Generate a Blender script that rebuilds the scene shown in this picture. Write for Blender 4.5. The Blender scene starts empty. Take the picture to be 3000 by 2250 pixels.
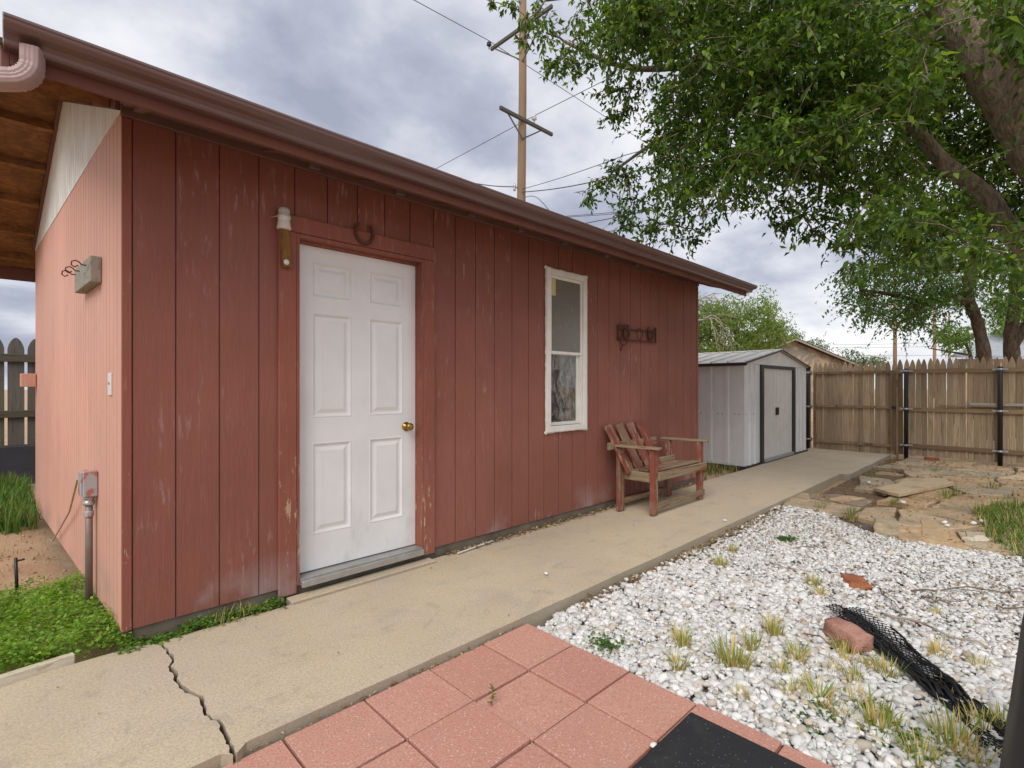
import bpy, bmesh, math, random
import numpy as np
from mathutils import Vector, Matrix, noise as mnoise
random.seed(7); rng = np.random.default_rng(11)
R_ = math.radians
sc = bpy.context.scene
col = sc.collection

# ------------------------------------------------------------------ camera
FPX = 1490.0; HY = 1132.0                      # focal length and horizon row in photo pixels (3000 x 2250)
TH = math.atan(FPX / 1530.0)
CR = Vector((math.cos(TH), -math.sin(TH), 0)); CF = Vector((math.sin(TH), math.cos(TH), 0))
CC = Vector((-0.367, -3.114, 1.2))
cam = bpy.data.cameras.new('camera'); camo = bpy.data.objects.new('camera', cam); col.objects.link(camo)
cam.sensor_width = 36; cam.lens = 36 * FPX / 3000; cam.shift_y = (HY - 1125) / 3000
cam.clip_start = 0.05; cam.clip_end = 3000
camo.location = CC; camo.rotation_euler = (math.pi / 2, 0, math.atan2(CF.y, CF.x) - math.pi / 2)
sc.camera = camo

# ------------------------------------------------------------------ light
SUN_AZ = R_(207); SUN_EL = R_(46)              # direction towards the sun, azimuth counted from +X
EXPOSURE = 0.48; SUN_STRENGTH = 1.7; SKY_STRENGTH = 0.12
sc.view_settings.view_transform = 'Standard'; sc.view_settings.look = 'None'
sc.view_settings.exposure = EXPOSURE; sc.view_settings.gamma = 1; sc.view_settings.use_curve_mapping = False
sun = bpy.data.lights.new('sun', 'SUN'); suno = bpy.data.objects.new('sun', sun); col.objects.link(suno)
sun.energy = SUN_STRENGTH; sun.angle = R_(40); sun.color = (1.0, 0.95, 0.88)
sd = Vector((math.cos(SUN_EL) * math.cos(SUN_AZ), math.cos(SUN_EL) * math.sin(SUN_AZ), math.sin(SUN_EL)))
suno.rotation_euler = sd.to_track_quat('Z', 'Y').to_euler(); suno.location = sd * 60

world = bpy.data.worlds.new('World'); sc.world = world; world.use_nodes = True
nt = world.node_tree; nt.nodes.clear()
def wn(t, **k):
    n = nt.nodes.new(t)
    for a, b in k.items(): setattr(n, a, b)
    return n
def wl(a, b): nt.links.new(a, b)
def wm(op, a, b=None, c=None):
    n = wn('ShaderNodeMath', operation=op)
    for i, v in enumerate((a, b, c)):
        if v is None: continue
        if isinstance(v, (int, float)): n.inputs[i].default_value = v
        else: wl(v, n.inputs[i])
    return n.outputs[0]
out = wn('ShaderNodeOutputWorld'); bg = wn('ShaderNodeBackground'); bg.inputs['Strength'].default_value = SKY_STRENGTH
sky = wn('ShaderNodeTexSky', sky_type='NISHITA'); sky.sun_disc = False
sky.sun_elevation = SUN_EL; sky.sun_rotation = math.pi / 2 - SUN_AZ
tc = wn('ShaderNodeTexCoord'); sp = wn('ShaderNodeSeparateXYZ'); wl(tc.outputs['Generated'], sp.inputs[0])
zz = wm('ADD', wm('MAXIMUM', sp.outputs['Z'], 0.0), 0.30)
cb = wn('ShaderNodeCombineXYZ'); wl(wm('DIVIDE', sp.outputs['X'], zz), cb.inputs[0]); wl(wm('DIVIDE', sp.outputs['Y'], zz), cb.inputs[1])
def wnoise(scale, detail, dist=0.0, rough=0.55, off=(0, 0, 0)):
    v = wn('ShaderNodeVectorMath', operation='ADD'); wl(cb.outputs[0], v.inputs[0]); v.inputs[1].default_value = off
    n = wn('ShaderNodeTexNoise'); n.inputs['Scale'].default_value = scale; n.inputs['Detail'].default_value = detail
    n.inputs['Roughness'].default_value = rough; n.inputs['Distortion'].default_value = dist
    wl(v.outputs[0], n.inputs['Vector']); return n.outputs[0]
CLOUD_OFF = (11.81, 17.70, 0.0)
big = wnoise(1.0, 3.0, 0.2, 0.5, CLOUD_OFF); fine = wnoise(2.5, 10.0, 0.15, 0.56, (17.70, 11.81, 1.0))
cf = wm('ADD', wm('MULTIPLY', big, 0.62), wm('MULTIPLY', fine, 0.52))
def wramp(fac, stops):
    r = wn('ShaderNodeValToRGB'); wl(fac, r.inputs[0]); e = r.color_ramp.elements
    while len(e) < len(stops): e.new(0.5)
    for i, (p, c) in enumerate(stops): e[i].position = p; e[i].color = (*c, 1)
    return r.outputs[0]
cc = wramp(cf, [(0.43, (0.31, 0.335, 0.42)), (0.50, (0.42, 0.445, 0.53)), (0.555, (0.57, 0.585, 0.65)), (0.62, (0.71, 0.72, 0.755)), (0.71, (0.84, 0.84, 0.855))])
sc_ = wn('ShaderNodeVectorMath', operation='SCALE'); wl(cc, sc_.inputs[0]); sc_.inputs['Scale'].default_value = 0.90 / SKY_STRENGTH
gap = wramp(wnoise(1.3, 5.0, 0.2, 0.5, (0.4, 9.1, 3.0)), [(0.27, (0.5, 0.5, 0.5)), (0.34, (0.03, 0.03, 0.03))])
mx = wn('ShaderNodeMix', data_type='RGBA'); wl(gap, mx.inputs[0]); wl(sc_.outputs[0], mx.inputs[6]); wl(sky.outputs[0], mx.inputs[7])
wl(mx.outputs[2], bg.inputs['Color']); wl(bg.outputs[0], out.inputs[0])

# ------------------------------------------------------------------ pixel helpers (photo pixel -> point on a known plane)
def ray(x, y): return CR * ((x - 1500) / FPX) + CF + Vector((0, 0, (HY - y) / FPX))
def G(x, y, z): d = ray(x, y); return CC + d * ((z - CC.z) / d.z)
def W(x, y, Y=0.0): d = ray(x, y); return CC + d * ((Y - CC.y) / d.y)
def WX(x, y, X): d = ray(x, y); return CC + d * ((X - CC.x) / d.x)
def P(x, y, depth): return CC + ray(x, y) * depth
SK = -0.0605                                    # the end wall of the building is a little out of square
def LW(x, y):
    n = Vector((1, -SK, 0)); d = ray(x, y); return CC + d * (-(CC.dot(n)) / d.dot(n))

# ------------------------------------------------------------------ objects
ORG = {}
def tag(o, label=None, cat=None, group=None, kind=None):
    if label: o['label'] = label
    if cat: o['category'] = cat
    if group: o['group'] = group
    if kind: o['kind'] = kind
    return o
def thing(name, loc, label, cat, group=None):
    o = bpy.data.objects.new(name, None); col.objects.link(o); o.location = loc; ORG[o] = Vector(loc)
    o.empty_display_size = 0.1
    return tag(o, label, cat, group)
def place(o, parent, loc):
    col.objects.link(o); ORG[o] = Vector(loc)
    if parent is not None: o.parent = parent; o.location = Vector(loc) - ORG[parent]
    else: o.location = loc
    return o
def inst(name, mesh, parent, loc, rot=(0, 0, 0), scale=(1, 1, 1), material=None):
    o = bpy.data.objects.new(name, mesh); place(o, parent, loc); o.rotation_euler = rot; o.scale = scale
    return o
def npmesh(name, verts, faces, mats=None, smooth=False, colattr=None):
    verts = np.asarray(verts, dtype=np.float32); faces = np.asarray(faces, dtype=np.int32)
    k = faces.shape[1]
    me = bpy.data.meshes.new(name); me.vertices.add(len(verts)); me.vertices.foreach_set('co', verts.ravel())
    me.loops.add(faces.size); me.loops.foreach_set('vertex_index', faces.ravel())
    me.polygons.add(len(faces)); me.polygons.foreach_set('loop_start', np.arange(0, faces.size, k, dtype=np.int32))
    try: me.polygons.foreach_set('loop_total', np.full(len(faces), k, dtype=np.int32))
    except Exception: pass
    if smooth: me.polygons.foreach_set('use_smooth', np.ones(len(faces), dtype=bool))
    me.update(calc_edges=True)
    if colattr is not None:
        a = me.color_attributes.new('Col', 'FLOAT_COLOR', 'POINT')
        c = np.ones((len(verts), 4), dtype=np.float32); c[:, :3] = colattr; a.data.foreach_set('color', c.ravel())
    if mats: me.materials.append(mats)
    return me

class MB:
    def __init__(s): s.v = []; s.f = []; s.sm = []
    def add(s, vs, fs, smooth=False):
        b = len(s.v); s.v += [tuple(v) for v in vs]; s.f += [tuple(i + b for i in f) for f in fs]; s.sm += [smooth] * len(fs); return s
    def box(s, x0, x1, y0, y1, z0, z1):
        vs = [(x, y, z) for x in (x0, x1) for y in (y0, y1) for z in (z0, z1)]
        return s.add(vs, [(0, 1, 3, 2), (4, 6, 7, 5), (0, 4, 5, 1), (2, 3, 7, 6), (0, 2, 6, 4), (1, 5, 7, 3)])
    def bbox(s, x0, x1, y0, y1, z0, z1, b=0.004):
        # box with bevelled edges: a convex hull of 24 points
        bm = bmesh.new(); bmesh.ops.create_cube(bm, size=1)
        for v in bm.verts: v.co = ((x0 + x1) / 2 + v.co.x * (x1 - x0), (y0 + y1) / 2 + v.co.y * (y1 - y0), (z0 + z1) / 2 + v.co.z * (z1 - z0))
        bmesh.ops.bevel(bm, geom=bm.edges[:], offset=b, segments=1, affect='EDGES')
        return s.bm(bm)
    def bm(s, bm, M=None, smooth=False):
        bm.verts.index_update()
        vs = [(M @ v.co) if M else v.co for v in bm.verts]; fs = [[v.index for v in f.verts] for f in bm.faces]; bm.free()
        return s.add(vs, fs, smooth)
    def obox(s, c, ax, ay, az, hx, hy, hz, b=0.0):
        M = Matrix((ax, ay, az)).transposed().to_4x4(); M.translation = c
        t = MB(); (t.bbox(-hx, hx, -hy, hy, -hz, hz, b) if b else t.box(-hx, hx, -hy, hy, -hz, hz))
        return s.add([M @ Vector(v) for v in t.v], t.f)
    def beam(s, a, b_, w, h, up=(0, 0, 1), bev=0.0):
        a = Vector(a); b_ = Vector(b_); d = b_ - a; L = d.length; d /= L; side = d.cross(Vector(up))
        if side.length < 1e-4: side = d.cross(Vector((1, 0, 0)))
        side.normalize(); u = side.cross(d)
        return s.obox((a + b_) / 2, d, side, u, L / 2, w / 2, h / 2, bev)
    def tube(s, pts, rad, n=8, cap=True, smooth=True):
        pts = [Vector(p) for p in pts]
        if not isinstance(rad, (list, tuple)): rad = [rad] * len(pts)
        rings = []; prev = None
        for i, p in enumerate(pts):
            t = (pts[min(i + 1, len(pts) - 1)] - pts[max(i - 1, 0)]).normalized()
            if prev is None: a = t.orthogonal().normalized()
            else:
                a = prev - t * prev.dot(t); a = a.normalized() if a.length > 1e-5 else t.orthogonal().normalized()
            prev = a; b = t.cross(a)
            rings.append([p + (a * math.cos(2 * math.pi * k / n) + b * math.sin(2 * math.pi * k / n)) * rad[i] for k in range(n)])
        vs = [v for r in rings for v in r]
        fs = [(i * n + k, i * n + (k + 1) % n, (i + 1) * n + (k + 1) % n, (i + 1) * n + k) for i in range(len(pts) - 1) for k in range(n)]
        if cap: fs += [tuple(range(n - 1, -1, -1)), tuple((len(pts) - 1) * n + k for k in range(n))]
        return s.add(vs, fs, smooth)
    def lathe(s, prof, c=(0, 0, 0), n=20, axis='z', smooth=True):
        vs = []; c = Vector(c)
        for r, h in prof:
            for k in range(n):
                a = 2 * math.pi * k / n; x, y = r * math.cos(a), r * math.sin(a)
                vs.append(c + (Vector((x, y, h)) if axis == 'z' else Vector((x, h, y)) if axis == 'y' else Vector((h, x, y))))
        m = len(prof)
        fs = [(i * n + k, i * n + (k + 1) % n, (i + 1) * n + (k + 1) % n, (i + 1) * n + k) for i in range(m - 1) for k in range(n)]
        fs += [tuple(range(n - 1, -1, -1)), tuple((m - 1) * n + k for k in range(n))]
        return s.add(vs, fs, smooth)
    def prism(s, poly, d, smooth=False):
        # poly: 3-D points of one face, d: extrusion vector
        n = len(poly); d = Vector(d); vs = [Vector(p) for p in poly] + [Vector(p) + d for p in poly]
        return s.add(vs, [tuple(range(n - 1, -1, -1)), tuple(range(n, 2 * n))] + [(k, (k + 1) % n, n + (k + 1) % n, n + k) for k in range(n)], smooth)
    def mesh(s, name, m, org=(0, 0, 0)):
        me = bpy.data.meshes.new(name); o = Vector(org)
        me.from_pydata([tuple(Vector(v) - o) for v in s.v], [], s.f); me.materials.append(m)
        me.polygons.foreach_set('use_smooth', s.sm); me.update()
        bm = bmesh.new(); bm.from_mesh(me); bmesh.ops.recalc_face_normals(bm, faces=bm.faces[:]); bm.to_mesh(me); bm.free()
        return me
    def build(s, name, m, parent=None, org=None):
        org = Vector(org) if org is not None else (ORG[parent] if parent is not None else Vector((0, 0, 0)))
        ob = bpy.data.objects.new(name, s.mesh(name, m, org)); return place(ob, parent, org)

# ------------------------------------------------------------------ materials
class S:
    def __init__(s, name):
        s.m = bpy.data.materials.new(name); s.m.use_nodes = True; s.t = s.m.node_tree; s.t.nodes.clear()
        s.o = s.n('ShaderNodeOutputMaterial'); g = s.n('ShaderNodeNewGeometry'); s.pos = g.outputs['Position']
        oi = s.n('ShaderNodeObjectInfo'); s.rnd = oi.outputs['Random']; s._off = None
    def n(s, t, **k):
        n = s.t.nodes.new(t)
        for a, b in k.items(): setattr(n, a, b)
        return n
    def put(s, v, sock):
        if isinstance(v, bpy.types.NodeSocket): s.t.links.new(v, sock)
        elif isinstance(v, (tuple, list)): sock.default_value = (*v, 1) if (len(v) == 3 and len(sock.default_value) == 4) else v
        else: sock.default_value = v
    def math(s, op, a, b=None, clamp=False):
        n = s.n('ShaderNodeMath', operation=op, use_clamp=clamp); s.put(a, n.inputs[0])
        if b is not None: s.put(b, n.inputs[1])
        return n.outputs[0]
    def vec(s, sx=1, sy=1, sz=1, rand=True):
        v = s.n('ShaderNodeVectorMath', operation='MULTIPLY'); s.put(s.pos, v.inputs[0]); v.inputs[1].default_value = (sx, sy, sz)
        if not rand: return v.outputs[0]
        r = s.n('ShaderNodeVectorMath', operation='ADD'); s.t.links.new(v.outputs[0], r.inputs[0]); s.put(s.math('MULTIPLY', s.rnd, 57.0), r.inputs[1])
        return r.outputs[0]
    def noise(s, scale, detail=4, vec=None, rough=0.55, dist=0.0, colour=False):
        n = s.n('ShaderNodeTexNoise'); s.put(vec if vec is not None else s.vec(), n.inputs['Vector'])
        n.inputs['Scale'].default_value = scale; n.inputs['Detail'].default_value = detail; n.inputs['Roughness'].default_value = rough; n.inputs['Distortion'].default_value = dist
        return n.outputs[1 if colour else 0]
    def vor(s, scale, vec=None, feature='F1', out='Distance'):
        n = s.n('ShaderNodeTexVoronoi', feature=feature); s.put(vec if vec is not None else s.vec(), n.inputs['Vector']); n.inputs['Scale'].default_value = scale
        return n.outputs[out]
    def ramp(s, fac, stops, interp='LINEAR'):
        r = s.n('ShaderNodeValToRGB'); s.put(fac, r.inputs[0]); r.color_ramp.interpolation = interp; e = r.color_ramp.elements
        while len(e) < len(stops): e.new(0.5)
        for i, (p, c) in enumerate(stops):
            e[i].position = p; e[i].color = (*c, 1) if isinstance(c, tuple) else (c, c, c, 1)
        return r.outputs[0]
    def mix(s, f, a, b, mode='MIX'):
        n = s.n('ShaderNodeMix', data_type='RGBA', blend_type=mode); s.put(f, n.inputs[0]); s.put(a, n.inputs[6]); s.put(b, n.inputs[7]); return n.outputs[2]
    def sep(s, sock=None):
        n = s.n('ShaderNodeSeparateXYZ'); s.put(sock if sock is not None else s.pos, n.inputs[0]); return n.outputs
    def bump(s, h, strength=0.4, dist=0.01, normal=None):
        n = s.n('ShaderNodeBump'); s.put(h, n.inputs['Height']); n.inputs['Strength'].default_value = strength; n.inputs['Distance'].default_value = dist
        if normal is not None: s.put(normal, n.inputs['Normal'])
        return n.outputs[0]
    def done(s, color, rough=0.8, metal=0.0, normal=None, spec=0.3, trans=None):
        b = s.n('ShaderNodeBsdfPrincipled'); s.put(color, b.inputs['Base Color']); s.put(rough, b.inputs['Roughness']); s.put(metal, b.inputs['Metallic'])
        b.inputs['Specular IOR Level'].default_value = spec
        if normal is not None: s.put(normal, b.inputs['Normal'])
        sh = b.outputs[0]
        if trans is not None:
            t = s.n('ShaderNodeBsdfTranslucent'); s.put(trans[1], t.inputs[0]); mx = s.n('ShaderNodeMixShader'); mx.inputs[0].default_value = trans[0]
            s.t.links.new(sh, mx.inputs[1]); s.t.links.new(t.outputs[0], mx.inputs[2]); sh = mx.outputs[0]
        s.t.links.new(sh, s.o.inputs[0]); return s.m

def siding(name, base, base2, scuff, scuff_amt, chips=0.0, axis=(1, 1, 1)):
    s = S(name); p = s.vec(1, 1, 1, False)
    c = s.mix(s.ramp(s.noise(1.3, 5, p), [(0.35, 0.0), (0.68, 1.0)]), base, base2)
    c = s.mix(s.math('MULTIPLY', s.ramp(s.noise(9, 6, s.vec(1, 1, 0.25, False)), [(0.3, 0.0), (0.7, 1.0)]), 0.35), c, tuple(x * 0.8 for x in base))
    c = s.mix(s.math('MULTIPLY', s.rnd, 0.18), c, tuple(x * 1.25 for x in base2))
    # chalky scuffs, taller than wide, in scattered patches
    patch = s.ramp(s.noise(1.9, 4, s.vec(1, 1, 0.6, False)), [(0.47, 0.0), (0.62, 1.0)])
    fl = s.ramp(s.noise(34, 5, s.vec(1, 1, 0.16, False), 0.65), [(0.56, 0.0), (0.68, 1.0)])
    c = s.mix(s.math('MULTIPLY', s.math('MULTIPLY', patch, fl), scuff_amt), c, scuff)
    c = s.mix(s.math('MULTIPLY', s.ramp(s.noise(0.75, 4, s.vec(1, 1, 0.8, False), 0.5), [(0.46, 0.0), (0.66, 1.0)]), 0.45), c, tuple(min(.85, x * 1.28 + .02) for x in base))
    # grey weathering creeping up from the foot of the boards
    z = s.sep()[2]; foot = s.math('SUBTRACT', 0.34, z, True)
    f2 = s.math('MULTIPLY', s.ramp(foot, [(0.10, 0.0), (0.34, 1.0)]), s.ramp(s.noise(2.3, 5, p), [(0.5, 0.0), (0.62, 0.8)]))
    c = s.mix(f2, c, (0.33, 0.25, 0.24))
    if chips:
        ch = s.ramp(s.noise(24, 6, s.vec(1.4, 1.4, 0.3, False), 0.7), [(0.60, 0.0), (0.615, 1.0)])
        reg = s.math('MULTIPLY', s.ramp(s.math('SUBTRACT', 1.1, z, True), [(0.1, 0.15), (0.8, 1.0)]), chips)
        c = s.mix(s.math('MULTIPLY', ch, reg), c, (0.50, 0.39, 0.24))
    grain = s.noise(42, 5, s.vec(1, 1, 0.075, False), 0.62, 2.0); stip = s.noise(150, 2, p)
    c = s.mix(s.math('MULTIPLY', s.ramp(s.noise(26, 6, s.vec(1, 1, 0.09, False), 0.7, 1.5), [(0.42, 1.0), (0.60, 0.0)]), 0.18), c, tuple(x * 0.62 for x in base))
    c = s.mix(s.math('MULTIPLY', s.ramp(s.noise(80, 4, p, 0.7), [(0.58, 0.0), (0.75, 1.0)]), 0.22), c, tuple(min(.8, x * 1.5 + .05) for x in base))
    h = s.math('ADD', s.math('MULTIPLY', grain, 0.9), s.math('MULTIPLY', stip, 0.4))
    return s.done(c, 0.62, 0, s.bump(h, 0.5, 0.006), 0.25)
M = {}
M['siding'] = siding('siding_red', (0.268, 0.100, 0.073), (0.212, 0.080, 0.059), (0.50, 0.37, 0.36), 0.6)
M['trim'] = siding('trim_red', (0.285, 0.098, 0.068), (0.23, 0.076, 0.055), (0.46, 0.31, 0.28), 0.4, 1.0)
M['side'] = siding('siding_red_sunlit', (0.65, 0.36, 0.28), (0.61, 0.33, 0.255), (0.66, 0.44, 0.38), 0.25)  # the front's red paint, with the sun on this wall put into the colour
s = S('gable_white'); c = s.mix(s.ramp(s.noise(3, 5), [(0.4, 0.0), (0.7, 1.0)]), (0.76, 0.76, 0.74), (0.62, 0.58, 0.53))
c = s.mix(s.ramp(s.noise(12, 4, s.vec(1, 1, 0.3)), [(0.68, 0.0), (0.72, 0.7)]), c, (0.5, 0.36, 0.2)); M['gable'] = s.done(c, 0.7, 0, s.bump(s.noise(70, 4, s.vec(1, 1, 0.1)), 0.3, 0.005))
s = S('door_white'); p = s.vec(1, 1, 1, False); c = s.mix(s.ramp(s.noise(2.5, 6, p, 0.6), [(0.35, 0.0), (0.75, 1.0)]), (0.80, 0.805, 0.81), (0.70, 0.70, 0.69))
c = s.mix(s.math('MULTIPLY', s.ramp(s.noise(60, 5, p, 0.7), [(0.62, 0.0), (0.75, 1.0)]), 0.35), c, (0.5, 0.47, 0.43))
low = s.math('MULTIPLY', s.ramp(s.math('SUBTRACT', 0.75, s.sep()[2], True), [(0.0, 0.0), (0.6, 1.0)]), s.ramp(s.noise(7, 6, s.vec(1, 1, 0.4, False), 0.65), [(0.52, 0.0), (0.72, 0.45)]))
c = s.mix(low, c, (0.45, 0.44, 0.43)); M['door'] = s.done(c, 0.42, 0, s.bump(s.noise(90, 3, s.vec(1, 1, 0.15, False)), 0.12, 0.003), 0.4)
def plain(name, c, rough=0.6, metal=0.0, var=0.25, scale=8, bump=0.15, spec=0.3, c2=None, bd=0.004):
    s = S(name); k = s.mix(s.ramp(s.noise(scale, 6, None, 0.6), [(0.35, 0.0), (0.7, 1.0)]), c, c2 or tuple(x * (1 - var) for x in c))
    k = s.mix(s.math('MULTIPLY', s.rnd, 0.2), k, tuple(x * 0.75 for x in c))
    return s.done(k, rough, metal, s.bump(s.noise(scale * 9, 4), bump, bd) if bump else None, spec)
M['gutter'] = plain('gutter_brown', (0.17, 0.105, 0.10), 0.32, 0.25, 0.12, 3, 0.03, 0.6)
M['downspout'] = plain('downspout_mauve', (0.42, 0.30, 0.29), 0.45, 0.0, 0.25, 6, 0.08, 0.45)
M['fascia'] = plain('fascia_brown', (0.20, 0.085, 0.068), 0.7, 0, 0.25, 5, 0.2)
M['soffit'] = plain('soffit_brown', (0.20, 0.10, 0.078), 0.85, 0, 0.3, 3, 0.3, c2=(0.13, 0.075, 0.06))
s = S('osb'); v = s.vor(26, s.vec(1, 2.2, 1, False), out='Color'); c = s.mix(s.sep(v)[0], (0.32, 0.155, 0.058), (0.20, 0.088, 0.036)); c = s.mix(s.ramp(s.noise(5, 5), [(0.45, 0.0), (0.75, 0.8)]), c, (0.12, 0.06, 0.03))
M['osb'] = s.done(c, 0.75, 0, s.bump(s.sep(v)[1], 0.3, 0.004))
M['shingle'] = plain('roof_shingle', (0.10, 0.075, 0.06), 0.95, 0, 0.4, 14, 0.5)
M['greyshingle'] = plain('grey_shingle', (0.40, 0.43, 0.46), 0.95, 0, 0.3, 6, 0.4)
M['winwhite'] = plain('window_white', (0.80, 0.79, 0.76), 0.5, 0, 0.12, 9, 0.15, c2=(0.72, 0.68, 0.60))
M['brass'] = plain('brass', (0.42, 0.27, 0.07), 0.28, 1.0, 0.3, 20, 0.05)
M['alu'] = plain('aluminium_sill', (0.50, 0.49, 0.47), 0.45, 0.6, 0.25, 15, 0.15)
M['iron'] = plain('rusty_iron', (0.085, 0.05, 0.04), 0.8, 0.3, 0.4, 60, 0.5, c2=(0.16, 0.065, 0.035))
M['rust'] = plain('rust_horseshoe', (0.17, 0.075, 0.045), 0.85, 0.2, 0.4, 80, 0.6, c2=(0.09, 0.05, 0.04))
M['blackmetal'] = plain('black_paint', (0.018, 0.018, 0.021), 0.42, 0.0, 0.3, 20, 0.08, 0.45)
M['galv'] = plain('galvanised', (0.55, 0.57, 0.60), 0.4, 0.7, 0.25, 18, 0.1)
M['plasticwhite'] = plain('white_plastic', (0.75, 0.75, 0.74), 0.4, 0, 0.1, 10, 0.0)
M['cable'] = plain('tan_cable', (0.52, 0.42, 0.27), 0.6, 0, 0.2, 20, 0.0)
M['wire'] = plain('line_wire', (0.055, 0.055, 0.06), 0.6, 0, 0.1, 5, 0.0)
M['glassins'] = plain('insulator_glass', (0.55, 0.55, 0.50), 0.12, 0, 0.2, 20, 0.0, 0.6)
M['ceramic'] = plain('ceramic_white', (0.70, 0.68, 0.62), 0.3, 0, 0.2, 30, 0.05, 0.5)
M['darkins'] = plain('dark_insulator', (0.03, 0.03, 0.04), 0.25, 0, 0.2, 20, 0.0, 0.5)
s = S('conduit_box_grey'); p = s.vec(1, 1, 1, False); c = s.mix(s.ramp(s.noise(28, 6, s.vec(1, 1, 0.5, False), 0.65), [(0.50, 0.0), (0.56, 1.0)]), (0.42, 0.42, 0.44), (0.42, 0.17, 0.13)); M['ebox'] = s.done(c, 0.5, 0.2, s.bump(s.noise(60, 3, p), 0.15, 0.003))
M['conduit'] = plain('conduit_grey', (0.24, 0.225, 0.22), 0.5, 0.3, 0.35, 9, 0.2, c2=(0.27, 0.15, 0.12))
M['rubber'] = None
s = S('rubber_mat'); sp_ = s.ramp(s.vor(75, s.vec(1, 1, 1, False)), [(0.16, 1.0), (0.24, 0.0)]); pick = s.ramp(s.noise(30, 4, s.vec(1, 1, 1, False), 0.7), [(0.50, 0.0), (0.66, 1.0)])
c = s.mix(s.math('MULTIPLY', sp_, pick), (0.024, 0.024, 0.026), (0.26, 0.25, 0.24)); c = s.mix(s.ramp(s.noise(9, 5), [(0.5, 0.0), (0.8, 0.4)]), c, (0.07, 0.065, 0.06)); M['rubber'] = s.done(c, 0.85, 0, s.bump(s.noise(300, 3), 0.5, 0.003))
# concrete
s = S('concrete'); p = s.vec(1, 1, 1, False)
c = s.mix(s.ramp(s.noise(1.1, 6, p, 0.6), [(0.36, 0.0), (0.66, 1.0)]), (0.62, 0.52, 0.375), (0.53, 0.45, 0.345))
c = s.mix(s.ramp(s.noise(3.6, 6, p, 0.65), [(0.42, 0.0), (0.70, 0.55)]), c, (0.58, 0.44, 0.28))
c = s.mix(s.ramp(s.noise(2.2, 5, s.vec(1, 1.7, 1, False), 0.6, 0.6), [(0.54, 0.0), (0.72, 0.6)]), c, (0.41, 0.365, 0.30))
c = s.mix(s.math('MULTIPLY', s.ramp(s.noise(95, 4, p, 0.75), [(0.38, 1.0), (0.56, 0.0)]), 0.55), c, (0.31, 0.26, 0.195))
c = s.mix(s.math('MULTIPLY', s.ramp(s.noise(110, 3, s.vec(1.1, 1.1, 1, False), 0.7), [(0.56, 0.0), (0.70, 1.0)]), 0.5), c, (0.70, 0.62, 0.50))
c = s.mix(s.ramp(s.noise(9, 6, p, 0.7, 0.5), [(0.57, 0.0), (0.68, 0.5)]), c, (0.36, 0.31, 0.245))
c = s.mix(s.ramp(s.vor(5.5, p), [(0.015, 0.8), (0.03, 0.0)]), c, (0.22, 0.18, 0.13))
c = s.mix(s.ramp(s.noise(30, 5, p, 0.7), [(0.66, 0.0), (0.74, 0.5)]), c, (0.60, 0.53, 0.43))
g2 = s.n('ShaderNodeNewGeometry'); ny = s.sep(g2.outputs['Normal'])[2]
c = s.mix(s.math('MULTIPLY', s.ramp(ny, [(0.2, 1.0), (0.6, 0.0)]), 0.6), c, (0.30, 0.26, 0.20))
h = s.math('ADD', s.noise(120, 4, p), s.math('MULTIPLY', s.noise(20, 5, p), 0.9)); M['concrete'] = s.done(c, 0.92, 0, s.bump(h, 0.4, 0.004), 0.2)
s = S('paver_red'); p = s.vec()
c = s.mix(s.ramp(s.noise(2.0, 5, p), [(0.35, 0.0), (0.7, 1.0)]), (0.55, 0.285, 0.22), (0.49, 0.245, 0.19)); c = s.mix(s.math('MULTIPLY', s.rnd, 0.5), c, (0.64, 0.355, 0.275))
chip = s.ramp(s.vor(85, p), [(0.24, 1.0), (0.34, 0.0)]); pk = s.ramp(s.noise(52, 2, p), [(0.50, 0.0), (0.56, 1.0)])
c = s.mix(s.math('MULTIPLY', s.math('MULTIPLY', chip, pk), 0.6), c, (0.76, 0.58, 0.50))
dk = s.ramp(s.noise(110, 3, s.vec(1.1, 1.1, 1.1), 0.7), [(0.38, 1.0), (0.52, 0.0)]); c = s.mix(s.math('MULTIPLY', dk, 0.5), c, (0.36, 0.14, 0.105))
c = s.mix(s.ramp(s.noise(5.5, 5, s.vec(1, 1, 1)), [(0.58, 0.0), (0.74, 0.4)]), c, (0.36, 0.24, 0.19)); M['paver'] = s.done(c, 0.9, 0, s.bump(s.noise(130, 3, p), 0.7, 0.005), 0.2)
def attrmat(name, rough=0.8, trans=None, bump=0.0, gain=1.0, spec=0.3):
    s = S(name); a = s.n('ShaderNodeVertexColor'); a.layer_name = 'Col'
    tr = None
    if trans: tr = (trans, s.mix(1.0, a.outputs[0], (1.5, 1.5, 0.6), 'MULTIPLY'))
    return s.done(a.outputs[0], rough, 0, s.bump(s.noise(180, 3), bump, 0.004) if bump else None, spec, tr)
M['pebble'] = attrmat('white_pebble', 0.75, None, 0.35)
M['leaf'] = attrmat('leaf', 0.45, 0.42, 0, spec=0.35)
M['blade'] = attrmat('grass_blade', 0.7, 0.25)
M['litter'] = attrmat('dry_litter', 0.9, 0.1)
s = S('dirt'); p = s.vec(1, 1, 1, False); c = s.mix(s.ramp(s.noise(2.2, 7, p, 0.65), [(0.36, 0.0), (0.68, 1.0)]), (0.55, 0.39, 0.25), (0.40, 0.27, 0.165))
c = s.mix(s.ramp(s.noise(45, 6, p, 0.7), [(0.5, 0.0), (0.72, 0.6)]), c, (0.50, 0.38, 0.26)); c = s.mix(s.ramp(s.noise(17, 5, p, 0.7), [(0.62, 0.0), (0.72, 0.7)]), c, (0.30, 0.19, 0.12))
M['dirt'] = s.done(c, 0.95, 0, s.bump(s.noise(60, 7, p, 0.7), 0.8, 0.02), 0.1)
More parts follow.
